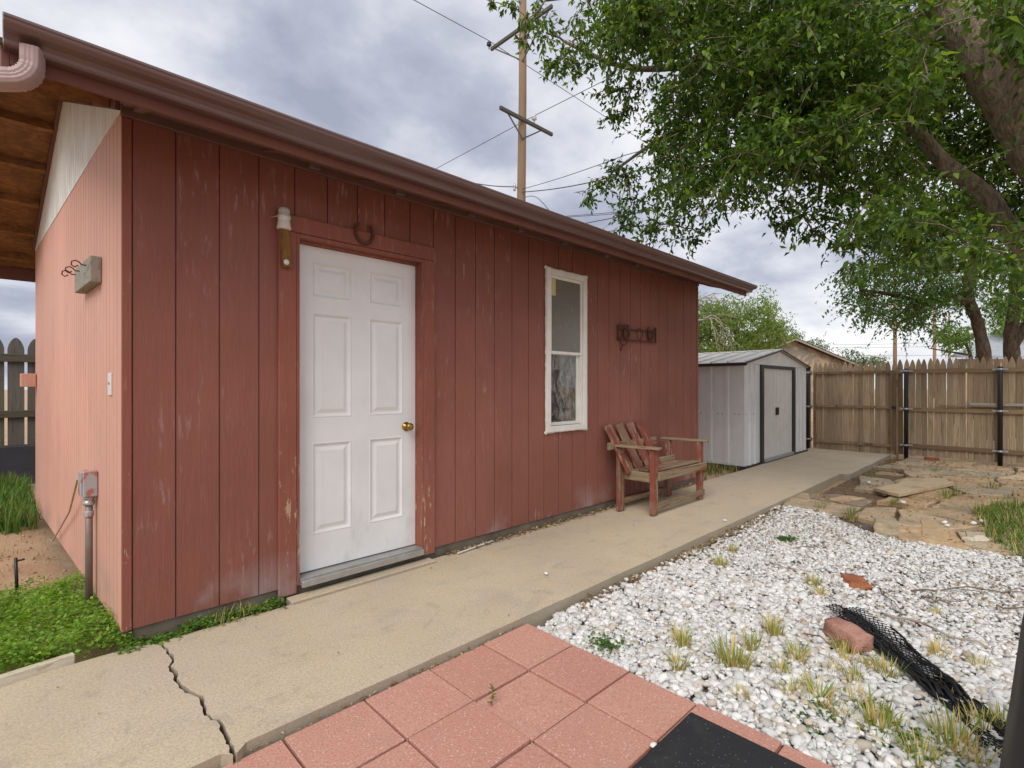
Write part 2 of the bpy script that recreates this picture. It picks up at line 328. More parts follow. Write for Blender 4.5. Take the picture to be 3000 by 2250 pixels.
s = S('lawn_far'); c = s.mix(s.noise(0.7, 6), (0.10, 0.12, 0.045), (0.20, 0.16, 0.085)); M['farground'] = s.done(c, 0.95, 0, s.bump(s.noise(30, 5), 0.6, 0.03))
M['soil'] = plain('joint_soil', (0.26, 0.175, 0.105), 0.95, 0, 0.4, 9, 0.8, c2=(0.15, 0.10, 0.06), bd=0.02)
M['fabric'] = plain('landscape_fabric', (0.10, 0.09, 0.08), 0.95, 0, 0.4, 8, 0.3, c2=(0.20, 0.16, 0.12))
s = S('flagstone'); p = s.vec(); c = s.ramp(s.rnd, [(0.0, (0.46, 0.36, 0.22)), (0.2, (0.56, 0.38, 0.22)), (0.4, (0.38, 0.33, 0.24)), (0.55, (0.62, 0.48, 0.31)), (0.7, (0.28, 0.215, 0.17)), (0.85, (0.50, 0.42, 0.30)), (1.0, (0.58, 0.35, 0.21))])
c = s.mix(s.ramp(s.noise(2.6, 6, p, 0.65), [(0.48, 0.0), (0.66, 0.75)]), c, (0.24, 0.175, 0.115)); c = s.mix(s.ramp(s.noise(4.2, 6, s.vec(1, 2, 1), 0.65), [(0.55, 0.0), (0.66, 0.85)]), c, (0.66, 0.47, 0.27))
c = s.mix(s.ramp(s.noise(40, 5, p, 0.7), [(0.5, 0.0), (0.8, 0.5)]), c, (0.20, 0.14, 0.09)); M['flag'] = s.done(c, 0.9, 0, s.bump(s.noise(14, 7, p, 0.65), 0.6, 0.02), 0.2)
def wood(name, a, b, dark, ax=(22, 22, 1.2), paint=None, pamt=0.55, rough=0.88):
    s = S(name); v = s.vec(*ax); g = s.noise(2.4, 7, v, 0.62, 0.6)
    c = s.mix(s.ramp(g, [(0.32, 0.0), (0.68, 1.0)]), a, b); c = s.mix(s.ramp(s.rnd, [(0.0, 0.0), (1.0, 0.75)]), c, tuple(x * 0.62 for x in b))
    c = s.mix(s.ramp(s.noise(1.1, 7, s.vec(ax[0] * 2.3, ax[1] * 2.3, ax[2] * 1.5), 0.7), [(0.54, 0.0), (0.66, 0.85)]), c, dark)
    c = s.mix(s.ramp(s.noise(1.6, 5, s.vec(1, 1, 1)), [(0.5, 0.0), (0.75, 0.4)]), c, tuple(x * 0.55 for x in a))
    hh = g
    if paint:
        pm = s.ramp(s.noise(1.0, 7, s.vec(ax[0] * 0.9, ax[1] * 0.9, ax[2] * 2.4), 0.7), [(pamt - 0.015, 1.0), (pamt + 0.015, 0.0)])
        big_ = s.ramp(s.noise(3.0, 3, s.vec(1, 1, 1)), [(0.40, 0.0), (0.50, 1.0)])
        f = s.math('MULTIPLY', pm, s.math('ADD', s.math('MULTIPLY', big_, 0.55), 0.45))
        c = s.mix(f, c, s.mix(s.noise(6, 5), paint, tuple(x * 0.72 for x in paint))); hh = s.math('ADD', s.math('MULTIPLY', g, 0.6), s.math('MULTIPLY', pm, 0.5))
    return s.done(c, rough, 0, s.bump(hh, 0.7, 0.006), 0.2)
M['picket'] = wood('picket_wood', (0.60, 0.475, 0.325), (0.37, 0.27, 0.17), (0.12, 0.083, 0.054))
M['railY'] = wood('rail_wood', (0.38, 0.27, 0.165), (0.28, 0.195, 0.118), (0.09, 0.06, 0.04), (22, 1.2, 22))
M['gatewood'] = wood('gate_frame_wood', (0.37, 0.255, 0.155), (0.28, 0.19, 0.115), (0.08, 0.05, 0.03), (22, 3, 3))
M['greypicket'] = wood('grey_picket_wood', (0.20, 0.18, 0.155), (0.14, 0.122, 0.105), (0.06, 0.052, 0.046))
M['greyrail'] = wood('grey_rail_wood', (0.185, 0.155, 0.115), (0.13, 0.105, 0.08), (0.06, 0.05, 0.04), (1.2, 22, 22))
RP = (0.29, 0.088, 0.060)
M['benchX'] = wood('bench_wood_x', (0.40, 0.31, 0.20), (0.30, 0.225, 0.14), (0.15, 0.105, 0.07), (1.6, 24, 24), RP, 0.44)
M['benchY'] = wood('bench_wood_y', (0.40, 0.31, 0.20), (0.30, 0.225, 0.14), (0.15, 0.105, 0.07), (24, 1.6, 24), RP, 0.40)
M['benchZ'] = wood('bench_wood_z', (0.40, 0.31, 0.20), (0.30, 0.225, 0.14), (0.15, 0.105, 0.07), (24, 24, 1.6), RP, 0.55)
M['benchB'] = wood('bench_wood_back', (0.42, 0.33, 0.22), (0.31, 0.235, 0.15), (0.15, 0.105, 0.07), (26, 3.0, 1.8), (0.25, 0.072, 0.05), 0.57)
M['pole'] = wood('pole_wood', (0.40, 0.29, 0.19), (0.32, 0.225, 0.145), (0.18, 0.125, 0.085), (9, 9, 0.35))
M['greybeam'] = wood('crossarm_wood', (0.20, 0.19, 0.17), (0.13, 0.125, 0.115), (0.06, 0.06, 0.058), (6, 6, 6))
M['pegwood'] = wood('peg_wood', (0.30, 0.17, 0.055), (0.20, 0.10, 0.03), (0.07, 0.04, 0.02), (40, 40, 6))
M['boardwood'] = wood('hook_board_wood', (0.48, 0.46, 0.40), (0.36, 0.34, 0.29), (0.16, 0.15, 0.12), (20, 3, 20))
M['edging'] = wood('edging_wood', (0.80, 0.74, 0.60), (0.70, 0.62, 0.48), (0.40, 0.31, 0.22), (3, 20, 20))
s = S('bark'); v = s.vec(3.2, 3.2, 1.0, False); r1 = s.noise(5.5, 7, v, 0.65, 0.9); c = s.mix(s.ramp(r1, [(0.34, 0.0), (0.66, 1.0)]), (0.15, 0.115, 0.088), (0.40, 0.315, 0.235)); M['bark'] = s.done(c, 0.95, 0, s.bump(r1, 1.0, 0.05), 0.1)
s = S('bark_dark'); c = s.mix(s.ramp(s.noise(7, 7, s.vec(2.5, 2.5, 0.8, False), 0.65, 0.8), [(0.34, 0.0), (0.66, 1.0)]), (0.035, 0.026, 0.020), (0.12, 0.085, 0.062)); M['barkdark'] = s.done(c, 0.95, 0, s.bump(s.noise(16, 6, s.vec(1, 1, 0.4, False)), 0.9, 0.04), 0.1)
M['deadwood'] = plain('dead_wood', (0.42, 0.36, 0.29), 0.9, 0, 0.3, 6, 0.2)
M['twig'] = plain('twig_wood', (0.24, 0.165, 0.105), 0.9, 0, 0.4, 30, 0.3)
s = S('shed_metal'); z = s.sep()[2]; p = s.vec(1, 1, 1, False); c = s.mix(s.ramp(s.noise(2.4, 5, p, 0.6), [(0.35, 0.0), (0.7, 1.0)]), (0.78, 0.795, 0.81), (0.70, 0.715, 0.735)); c = s.mix(s.ramp(s.noise(120, 3, s.vec(1, 1, 0.6, False), 0.7), [(0.60, 0.0), (0.72, 0.5)]), c, (0.33, 0.33, 0.33))
c = s.mix(s.math('MULTIPLY', s.ramp(s.noise(14, 5, s.vec(1, 1, 0.15, False), 0.65), [(0.56, 0.0), (0.70, 1.0)]), 0.3), c, (0.40, 0.36, 0.30)); M['shed'] = s.done(c, 0.5, 0.1, s.bump(s.noise(5, 3, p), 0.15, 0.02), 0.4)
M['shedwarm'] = plain('shed_panel', (0.76, 0.745, 0.71), 0.5, 0.05, 0.14, 5, 0.05, 0.35)
M['shedroof'] = plain('shed_roof', (0.82, 0.80, 0.76), 0.6, 0.05, 0.25, 7, 0.1, 0.3, c2=(0.66, 0.61, 0.54))
M['shedtrim'] = plain('shed_trim_dark', (0.045, 0.043, 0.045), 0.5, 0.1, 0.3, 9, 0.05, 0.4)
s = S('stucco'); p = s.vec(1, 1, 1, False); c = s.mix(s.ramp(s.noise(0.9, 7, p, 0.65, 1.6), [(0.46, 0.0), (0.56, 1.0)]), (0.27, 0.235, 0.205), (0.50, 0.37, 0.24)); M['stucco'] = s.done(c, 0.95, 0, s.bump(s.noise(8, 6, p), 0.5, 0.03))
M['brick'] = plain('brick_red', (0.42, 0.125, 0.065), 0.9, 0, 0.35, 14, 0.6)
M['brickpink'] = plain('brick_pink', (0.54, 0.30, 0.23), 0.92, 0, 0.4, 12, 1.0, c2=(0.38, 0.18, 0.135), bd=0.01)
M['stoneorange'] = plain('stone_orange', (0.44, 0.165, 0.075), 0.92, 0, 0.4, 16, 0.9, c2=(0.27, 0.095, 0.05), bd=0.01)
M['net'] = plain('black_netting', (0.012, 0.012, 0.013), 0.55, 0, 0.2, 30, 0.0)
M['darksheet'] = plain('dark_grey_sheet', (0.075, 0.075, 0.09), 0.7, 0, 0.35, 3, 0.15)
M['found'] = plain('foundation', (0.20, 0.165, 0.125), 0.95, 0, 0.5, 6, 0.6)
M['inside'] = plain('room_inside', (0.16, 0.145, 0.12), 0.9, 0, 0.3, 3, 0.0)
M['paper'] = plain('yellow_paper', (0.60, 0.52, 0.22), 0.8, 0, 0.1, 3, 0.0)
s = S('window_glass'); dust = s.ramp(s.noise(16, 7, s.vec(1, 1, 0.45, False), 0.7, 0.8), [(0.42, 0.06), (0.66, 0.62)])
tr = s.n('ShaderNodeBsdfTransparent'); tr.inputs[0].default_value = (0.86, 0.88, 0.86, 1); gl = s.n('ShaderNodeBsdfGlossy'); gl.inputs['Roughness'].default_value = 0.03
fr = s.n('ShaderNodeFresnel'); fr.inputs[0].default_value = 1.9; m1 = s.n('ShaderNodeMixShader'); s.t.links.new(fr.outputs[0], m1.inputs[0]); s.t.links.new(tr.outputs[0], m1.inputs[1]); s.t.links.new(gl.outputs[0], m1.inputs[2])
df = s.n('ShaderNodeBsdfDiffuse'); df.inputs[0].default_value = (0.50, 0.48, 0.44, 1); m2 = s.n('ShaderNodeMixShader'); s.put(dust, m2.inputs[0]); s.t.links.new(m1.outputs[0], m2.inputs[1]); s.t.links.new(df.outputs[0], m2.inputs[2]); s.t.links.new(m2.outputs[0], s.o.inputs[0]); M['glass'] = s.m
s = S('screened_glass'); df = s.n('ShaderNodeBsdfPrincipled'); s.put(s.mix(s.ramp(s.noise(30, 6, s.vec(1, 1, 0.4, False), 0.7), [(0.55, 0.0), (0.75, 0.6)]), (0.17, 0.155, 0.13), (0.32, 0.30, 0.27)), df.inputs['Base Color']); df.inputs['Roughness'].default_value = 0.22; df.inputs['Specular IOR Level'].default_value = 0.5
s.t.links.new(df.outputs[0], s.o.inputs[0]); M['screen'] = s.m

# ================================================================== GROUND
def struct(o): o['kind'] = 'structure'; return o
PATH_Z = -0.066
# one dirt sheet, finely divided and uneven near the yard
def ground_sheet():
    xs = np.unique(np.concatenate([np.linspace(-300, -8, 14), np.linspace(-8, 14, 111), np.linspace(14, 300, 14)]))
    ys = np.unique(np.concatenate([np.linspace(-300, -7, 14), np.linspace(-7, 9, 81), np.linspace(9, 300, 14)]))
    X, Y = np.meshgrid(xs, ys, indexing='ij'); Z = np.full_like(X, -0.175)
    near = (X > -8) & (X < 14) & (Y > -7) & (Y < 9)
    bump = np.array([mnoise.noise(Vector((x * 1.7, y * 1.7, 0.3))) * 0.02 + mnoise.noise(Vector((x * 6, y * 6, 2.3))) * 0.008 for x, y in zip(X[near], Y[near])])
    Z[near] += bump
    left = near & (X < 0.0) & (Y > -0.03); Z[left] += 0.085
    gap = near & (X > 6.1) & (X < 7.8) & (Y > 0); Z[gap] += 0.05
    n, m = X.shape; V = np.stack([X.ravel(), Y.ravel(), Z.ravel()], 1)
    i, j = np.meshgrid(np.arange(n - 1), np.arange(m - 1), indexing='ij'); a = (i * m + j).ravel()
    Fq = np.stack([a, a + m, a + m + 1, a + 1], 1)
    return npmesh('ground', V, Fq, M['dirt'], True)
struct(place(bpy.data.objects.new('ground', ground_sheet()), None, (0, 0, 0)))

# concrete path: slabs with a real crack and a control joint
path = struct(place(bpy.data.objects.new('concrete_path', None), None, (0, -0.6, -0.2)))
def D2F(p): return (p[0] * 1.35624, p[1] * 1.35624)
crack = [G(*D2F(p), PATH_Z).xy for p in [(332, 1384), (352, 1388), (363, 1400), (371, 1416), (369, 1434), (378, 1448), (384, 1468), (400, 1485), (424, 1497), (440, 1508), (438, 1532), (448, 1543), (470, 1552), (484, 1566), (492, 1588), (498, 1604), (509, 1622)]]
fine_crack = []
for i in range(len(crack) - 1):
    a, b = crack[i], crack[i + 1]
    for t in (0, 0.33, 0.66): fine_crack.append(a.lerp(b, t) + Vector((random.uniform(-1, 1), random.uniform(-1, 1))) * 0.006)
fine_crack.append(crack[-1])
def edge(x0, x1, y, amp, step=0.12, seed=0, f=2.0):
    n = max(2, int(abs(x1 - x0) / step)); return [Vector((x0 + (x1 - x0) * i / n, y + amp * mnoise.noise(Vector((f * (x0 + (x1 - x0) * i / n), seed, 0))) + amp * 0.6 * mnoise.noise(Vector((5 * f * (x0 + (x1 - x0) * i / n), seed, 4))))) for i in range(n + 1)]
def slab(poly, z1, name='slab', thick=0.16, bev=0.012):
    bm = bmesh.new(); vs = [bm.verts.new((p.x, p.y, z1)) for p in poly]; f = bm.faces.new(vs)
    if f.normal.z < 0: f.normal_flip()
    bm.normal_update()
    if f.normal.z < 0: bmesh.ops.reverse_faces(bm, faces=[f])
    inner = bmesh.ops.inset_region(bm, faces=[f], thickness=bev, use_even_offset=True)
    for v in f.verts: v.co.z += 0.0
    outer = [e for e in bm.edges if e.is_boundary]
    for e in outer:
        for v in e.verts: v.co.z = z1 - bev * 0.7
    ex = bmesh.ops.extrude_edge_only(bm, edges=outer)
    for g in ex['geom']:
        if isinstance(g, bmesh.types.BMVert): g.co.z = z1 - thick
    bmesh.ops.triangulate(bm, faces=[q for q in bm.faces if len(q.verts) > 4])
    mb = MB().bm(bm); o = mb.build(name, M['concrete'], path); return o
L = fine_crack
half = 0.006
left_edge = [p - Vector((random.uniform(0.004, 0.013), 0)) for p in L]; right_edge = [p + Vector((random.uniform(0.003, 0.010), 0)) for p in L]
slab(edge(-3.2, left_edge[0].x - 0.02, -0.035, 0.01, seed=1) + left_edge + edge(left_edge[-1].x - 0.03, -3.2, -1.146, 0.006, seed=2), PATH_Z)
J0 = 8.28
slab(right_edge[::-1] + edge(right_edge[0].x + 0.03, 0.8, -0.075, 0.02, seed=3) + edge(0.83, 7.72, -0.012, 0.008, seed=4) + [Vector((J0 + 0.25, 0.0)), Vector((J0 + 0.12, -0.4)), Vector((J0 - 0.02, -0.8)), Vector((J0 - 0.05, -1.10))] + edge(J0 - 0.1, right_edge[-1].x + 0.04, -1.146, 0.008, seed=5, f=1.2), PATH_Z)
slab([Vector((J0 + 0.27, 0.0)), Vector((J0 + 0.138, -0.4)), Vector((J0, -0.8)), Vector((J0 - 0.03, -1.20))] + edge(J0 + 0.05, 11.42, -1.24, 0.02, seed=6) + [Vector((11.44, 0.14)), Vector((10.9, 0.12)), Vector((10.85, 0.015))], PATH_Z - 0.004)

# paver patio
patio = struct(place(bpy.data.objects.new('paver_patio', None), None, (0.9, -2.0, -0.17)))
PZ = -0.108; PS = 0.328
bed = MB().box(-2.6, 1.645, -4.2, -1.17, -0.19, -0.152); bed.build('sand_bed', M['found'], patio)
mb = MB().bbox(-PS / 2 + 0.0048, PS / 2 - 0.0048, -PS / 2 + 0.0048, PS / 2 - 0.0048, -0.045, 0, 0.0022); pav = mb.mesh('paver', M['paver'])
for i in range(13):
    for j in range(9):
        x = 1.655 - PS * (i + 0.5); y = -1.160 - PS * (j + 0.5)
        inst('paver', pav, patio, (x + random.uniform(-.002, .002), y + random.uniform(-.002, .002), PZ + random.uniform(-0.004, 0.003)), (random.uniform(-.008, .008), random.uniform(-.008, .008), random.uniform(-.005, .005)))

# rubber mat on the pavers
mt = thing('rubber_mat', (1.0, -2.9, PZ), 'black speckled rubber mat lying on the red pavers', 'mat')
MB().bbox(0.2, 1.545, -3.9, -2.165, PZ + 0.004, PZ + 0.022, 0.004).build('mat_sheet', M['rubber'], mt)

# gravel bed
fab = MB().box(1.66, 6.15, -4.6, -1.17, -0.19, -0.158); struct(fab.build('gravel_bed', M['fabric']))
GPOLY = [(1.665, -1.185), (6.05, -1.15), (5.75, -1.55), (5.22, -2.07), (5.1, -2.6), (5.2, -3.04), (5.15, -3.6), (5.0, -4.5), (1.665, -4.5)]
def inpoly(x, y, poly):
    x = np.asarray(x); y = np.asarray(y); c = np.zeros(x.shape, bool); n = len(poly)
    for i in range(n):
        x1, y1 = poly[i]; x2, y2 = poly[(i + 1) % n]
        if y1 == y2: continue
        c ^= ((y1 > y) != (y2 > y)) & (x < (x2 - x1) * (y - y1) / (y2 - y1) + x1)
    return c
def ico(sub):
    bm = bmesh.new(); bmesh.ops.create_icosphere(bm, subdivisions=sub, radius=1); bm.verts.index_update()
    v = np.array([list(q.co) for q in bm.verts]); f = np.array([[q.index for q in fc.verts] for fc in bm.faces]); bm.free(); return v, f
def rand_rot(n, tilt=0.5):
    a = rng.uniform(0, 2 * np.pi, n); t = rng.normal(0, tilt, n); b = rng.uniform(0, 2 * np.pi, n)
    ca, sa = np.cos(a), np.sin(a); Rz = np.zeros((n, 3, 3)); Rz[:, 0, 0] = ca; Rz[:, 0, 1] = -sa; Rz[:, 1, 0] = sa; Rz[:, 1, 1] = ca; Rz[:, 2, 2] = 1
    ux, uy = np.cos(b), np.sin(b); ct, st = np.cos(t), np.sin(t); k = 1 - ct
    Rt = np.stack([np.stack([ct + ux * ux * k, ux * uy * k, uy * st], 1), np.stack([ux * uy * k, ct + uy * uy * k, -ux * st], 1), np.stack([-uy * st, ux * st, ct], 1)], 1)
    return Rt @ Rz
def pebbles(x, y, z, size, sub, colr):
    bv, bf = ico(sub); n = len(x); k = len(bv)
    asp = np.stack([np.ones(n), rng.uniform(0.58, 0.92, n), rng.uniform(0.42, 0.7, n)], 1) * size[:, None]
    low = rng.normal(0, 1, (n, 3)); V = bv[None] * (1 + 0.16 * np.sin(2.2 * (bv[None] @ low[:, :, None])[:, :, 0] + rng.uniform(0, 6, n)[:, None]))[:, :, None]
    V = V * (1 + rng.normal(0, 0.07, (n, k)))[:, :, None]
    V = V * asp[:, None, :]; V = np.einsum('nij,nkj->nki', rand_rot(n, 0.35), V) + np.stack([x, y, z], 1)[:, None]
    Fc = (bf[None] + (np.arange(n) * k)[:, None, None]).reshape(-1, 3)
    return V.reshape(-1, 3), Fc, np.repeat(colr, k, 0)
def scatter(poly, n):
    xs = [p[0] for p in poly]; ys = [p[1] for p in poly]; x = rng.uniform(min(xs), max(xs), n); y = rng.uniform(min(ys), max(ys), n); k = inpoly(x, y, poly); return x[k], y[k]
def pebcol(n):
    c = np.array([0.74, 0.73, 0.71])[None] * rng.uniform(0.74, 1.06, n)[:, None]; g_ = rng.uniform(0, 1, n) < 0.12; c[g_] *= np.array([0.74, 0.72, 0.69]); t = rng.uniform(0, 1, n) < 0.09
    c[t] *= np.array([0.80, 0.70, 0.58]); return c
x, y = scatter(GPOLY, 60000)
keep = rng.uniform(0, 1, len(x)) < np.clip((-1.17 - y) / 0.14, 0.22, 1) + (x < 2.1) * 1.0
keep &= ~((y < -3.3) & (rng.uniform(0, 1, len(x)) < 0.35)); x, y = x[keep], y[keep]
size = np.clip(rng.lognormal(np.log(0.0150), 0.34, len(x)), 0.007, 0.032)
z = -0.150 + rng.uniform(0, 0.028, len(x)) + 0.012 * np.sin(x * 2.1 + y * 3.3)
near = (x < 3.3) & (y > -3.3)
V1, F1, C1 = pebbles(x[near], y[near], z[near], size[near], 2, pebcol(near.sum()))
V2, F2, C2 = pebbles(x[~near], y[~near], z[~near], size[~near], 1, pebcol((~near).sum()))
me = npmesh('white_gravel', np.vstack([V1, V2]), np.vstack([F1, F2 + len(V1)]), M['pebble'], True, np.vstack([C1, C2]))
tag(place(bpy.data.objects.new('white_gravel', me), None, (0, 0, 0)), 'white pebble gravel beside the concrete path', 'gravel', kind='stuff')

# a few stray white pebbles lying on path, pavers and flagstones
for (px, py, pz, r) in [(1601, 1682, PATH_Z, .016), (2124, 1526, PATH_Z, .016), (1914, 2188, PZ, .017), (2768, 1533, -0.10, .028), (2774, 1541, -.10, .022), (2853, 1535, -.10, .022), (2876, 1529, -.10, .024), (2545, 1416, -.10, .03), (2645, 1473, -.10, .03)]:
    p = G(px, py, pz); v, f, c = pebbles(np.array([p.x]), np.array([p.y]), np.array([pz + r * 0.4]), np.array([r]), 2, np.array([[.8, .79, .76]]))
    lab = {PATH_Z: 'stray white pebble lying on the concrete path', PZ: 'white pebble lying at the edge of the rubber mat', -0.10: 'white pebble lying on the flagstones'}[pz]
    tag(place(bpy.data.objects.new('pebble', npmesh('pebble', v - np.array(p), f, M['pebble'], True, c)), None, p), lab, 'pebble', 'stray white pebbles')

# flagstones
flags = struct(place(bpy.data.objects.new('flagstone_paving', None), None, (8, -2.5, -0.17)))
def flagstone(cx, cy, poly, z, th, tilt):
    mb = MB(); n = len(poly); top = [Vector((a, b, th / 2 + tilt[0] * a + tilt[1] * b)) for a, b in poly]
    rim = [p * 1.0 for p in top]; inn = [Vector((p.x * 0.93, p.y * 0.93, p.z + 0.006)) for p in top]; bot = [Vector((p.x, p.y, p.z - th)) for p in top]
    vs = inn + rim + bot; fs = [tuple(range(n))] + [(k, (k + 1) % n, n + (k + 1) % n, n + k) for k in range(n)] + [(n + k, n + (k + 1) % n, 2 * n + (k + 1) % n, 2 * n + k) for k in range(n)]
    mb.add(vs, fs); me = mb.mesh('flagstone', M['flag']); return inst('flagstone', me, flags, (cx, cy, z))
def rough_poly(corners, n_mid=2, j=0.03):
    out = []
    for i, a in enumerate(corners):
        b = corners[(i + 1) % len(corners)]
        for k in range(n_mid + 1):
            t = k / (n_mid + 1); jj = j if k else j * 0.5
            out.append((a[0] + (b[0] - a[0]) * t + random.uniform(-jj, jj), a[1] + (b[1] - a[1]) * t + random.uniform(-jj, jj)))
    return out
MB().box(5.0, 11.46, -5.6, -1.22, -0.19, -0.166).build('joint_soil', M['soil'], flags)
gx = [5.15 + 0.56 * i for i in range(12)]; gy = [-1.34 - 0.48 * j for j in range(9)]
corner = {(i, j): (gx[i] + random.uniform(-.17, .17), gy[j] + random.uniform(-.13, .13) + 0.1 * math.sin(i)) for i in range(12) for j in range(9)}
for i in range(11):
    for j in range(8):
        c4 = [corner[(i, j)], corner[(i + 1, j)], corner[(i + 1, j + 1)], corner[(i, j + 1)]]
        cx = sum(c[0] for c in c4) / 4; cy = sum(c[1] for c in c4) / 4
        if inpoly(np.array([cx]), np.array([cy]), [(a - 0.15 if a > 3 else a, b) for a, b in GPOLY])[0] or random.random() < 0.10: continue
        if i == 0 and cy > -2.0: continue
        sh = random.uniform(0.90, 0.97); poly = rough_poly([((a - cx) * sh, (b - cy) * sh) for a, b in c4])
        flagstone(cx, cy, poly, -0.146 + random.uniform(-.012, .016), 0.05, (random.uniform(-.035, .035), random.uniform(-.035, .035)))
# the big loose slab lying tilted on the others
q = [G(*p, -0.07) for p in ((2560, 1428), (2635, 1448), (2798, 1418), (2760, 1402), (2650, 1402), (2632, 1416))]; cx = sum(p.x for p in q) / 6; cy = sum(p.y for p in q) / 6
o = flagstone(cx, cy, rough_poly([(p.x - cx, p.y - cy) for p in q], 1, 0.015), -0.085, 0.035, (0.0, -0.03)); o['label'] = 'pale orange loose slab lying on top of the other flagstones'
for px, py, w, l, a in ((2345, 1460, .5, .22, .2), (2480, 1466, .55, .2, -.3), (2730, 1555, .8, .18, .1), (2860, 1585, .6, .16, .0), (2600, 1545, .7, .2, .15)):
    p = G(px, py, -0.12); ca, sa = math.cos(a), math.sin(a); base = [(-w / 2, -l / 2), (w / 2, -l / 2 + .04), (w / 2 - .06, l / 2), (-w / 2 + .05, l / 2 - .02)]
    flagstone(p.x, p.y, rough_poly([(u * ca - v * sa, u * sa + v * ca) for u, v in base], 2, .02), -0.125, 0.045, (random.uniform(-.03, .03), random.uniform(-.03, .03)))


# ================================================================== THE RED BUILDING
LB = 6.10; DB = 3.85; ZT = 2.52; PITCH = 0.40; Z0U = 2.632       # length, depth, siding top, roof pitch, roof underside at the front wall
house = thing('red_building', (0, 0, -0.07), 'long red wood-sided outbuilding with white door and brown gutter', 'shed')
def sx(y): return SK * y                                         # x of the end wall at depth y
OPEN = [(0.84, 1.755, -1, 2.125), (3.13, 3.645, 0.82, 2.245)]    # door, window
def rects(x0, x1, z0, z1):
    xs = sorted({x0, x1} | {v for o in OPEN for v in o[:2] if x0 < v < x1}); res = []
    for a, b in zip(xs, xs[1:]):
        m = (a + b) / 2; spans = [(z0, z1)]
        for ox0, ox1, oz0, oz1 in OPEN:
            if ox0 < m < ox1:
                new = []
                for u, v in spans:
                    if oz0 > u: new.append((u, min(v, oz0)))
                    if oz1 < v: new.append((max(u, oz1), v))
                spans = [s_ for s_ in new if s_[1] - s_[0] > 1e-3]
        res += [(a, b, u, v) for u, v in spans]
    return res
back = MB()
for r in rects(0.02, LB - 0.01, 0.0, ZT + 0.06): back.box(r[0], r[1], 0.010, 0.03, r[2], r[3])
wf = back.build('front_wall', M['siding'], house)
g = [0.042] + [0.225 + 0.2033 * k for k in range(29)] + [LB - 0.03]
for k in range(len(g) - 1):
    rs = rects(g[k] + 0.0034, g[k + 1] - 0.0034, 0.0, ZT)
    if not rs: continue
    off = random.uniform(-0.0012, 0.0012); halves = {}
    for r in rs: halves.setdefault('low' if r[3] < 1.0 else 'high', []).append(r)     # a board cut by the window is two pieces
    for rr in halves.values():
        mb = MB()
        for r in rr: mb.box(r[0], r[1], off, 0.0105, r[2], r[3])
        mb.build('plank', M['siding'], wf)
MB().bbox(0.0, 0.0405, -0.006, 0.02, -0.004, ZT, 0.003).build('corner_trim', M['trim'], wf)
MB().bbox(LB - 0.0285, LB + 0.012, -0.006, 0.03, -0.004, ZT, 0.003).build('corner_trim', M['siding'], wf)
MB().bbox(-0.004, LB, -0.022, 0.009, ZT + 0.002, ZT + 0.055, 0.003).build('frieze_board', M['soffit'], wf)
MB().box(0.05, LB - 0.03, 0.012, 0.2, -0.19, -0.001).build('foundation', M['found'], house)

# end wall: grooved red boards, sunlight in their colour, white gable above
ew = MB()
ew.prism([(sx(0.03) + 0.009, 0.03, 0.0), (sx(DB) + 0.009, DB, 0.0), (sx(DB) + 0.009, DB, 2.55), (sx(0.03) + 0.009, 0.03, 2.55)], (0.02, 0, 0))
ewo = ew.build('end_wall', M['side'], house)
ys = [0.0]; w_ = [0.10, 0.075]; i = 0
while ys[-1] < DB - 0.02: ys.append(min(DB, ys[-1] + w_[i % 2] * 1.02)); i += 1
for a, b in zip(ys, ys[1:]):
    gpp = 0.005 if random.random() < 0.85 else 0.010
    a2, b2 = a + gpp / 2, b - gpp / 2
    MB().prism([(sx(a2), a2, 0.0), (sx(b2), b2, 0.0), (sx(b2), b2, 2.55), (sx(a2), a2, 2.55)], (0.0095, 0, 0)).build('plank', M['side'], ewo)
RID = DB / 2
def under(y): return Z0U + PITCH * (y if y < RID else DB - y)
gw = MB()
gw.prism([(sx(0) + 0.006, 0.0, 2.555), (sx(DB) + 0.006, DB, 2.555), (sx(DB) + 0.006, DB, under(DB) - 0.01), (sx(RID) + 0.006, RID, under(RID) - 0.01), (sx(0) + 0.006, 0, under(0) - 0.01)], (0.02, 0, 0))
gwo = gw.build('gable_wall', M['gable'], house)
for a, b in zip(ys, ys[1:]):
    a2, b2 = a + 0.002, b - 0.002
    pts = [(sx(a2) - 0.004, a2, 2.551), (sx(b2) - 0.004, b2, 2.551), (sx(b2) - 0.004, b2, under(b2) + 0.004)]
    if a2 < RID < b2: pts.append((sx(RID) - 0.004, RID, under(RID) + 0.004))
    pts.append((sx(a2) - 0.004, a2, under(a2) + 0.004))
    MB().prism(pts, (0.0095, 0, 0)).build('plank', M['gable'], gwo)
for y0, y1 in ((0.0, RID), (RID, DB)):
    MB().prism([(sx(y0) - 0.006, y0, under(y0) - 0.085), (sx(y1) - 0.006, y1, under(y1) - 0.085), (sx(y1) - 0.006, y1, under(y1) - 0.001), (sx(y0) - 0.006, y0, under(y0) - 0.001)], (-0.02, 0, 0)).build('gable_trim', M['fascia'], gwo)
# far end and back walls
fw = MB(); fw.prism([(LB, 0.035, 0), (LB, DB, 0), (LB, DB, under(DB)), (LB, RID, under(RID)), (LB, 0.035, under(0))], (-0.02, 0, 0)); fw.box(sx(DB) + 0.03, LB - 0.021, DB - 0.03, DB - 0.005, 0, 2.58)
fw.build('rear_wall', M['siding'], house)

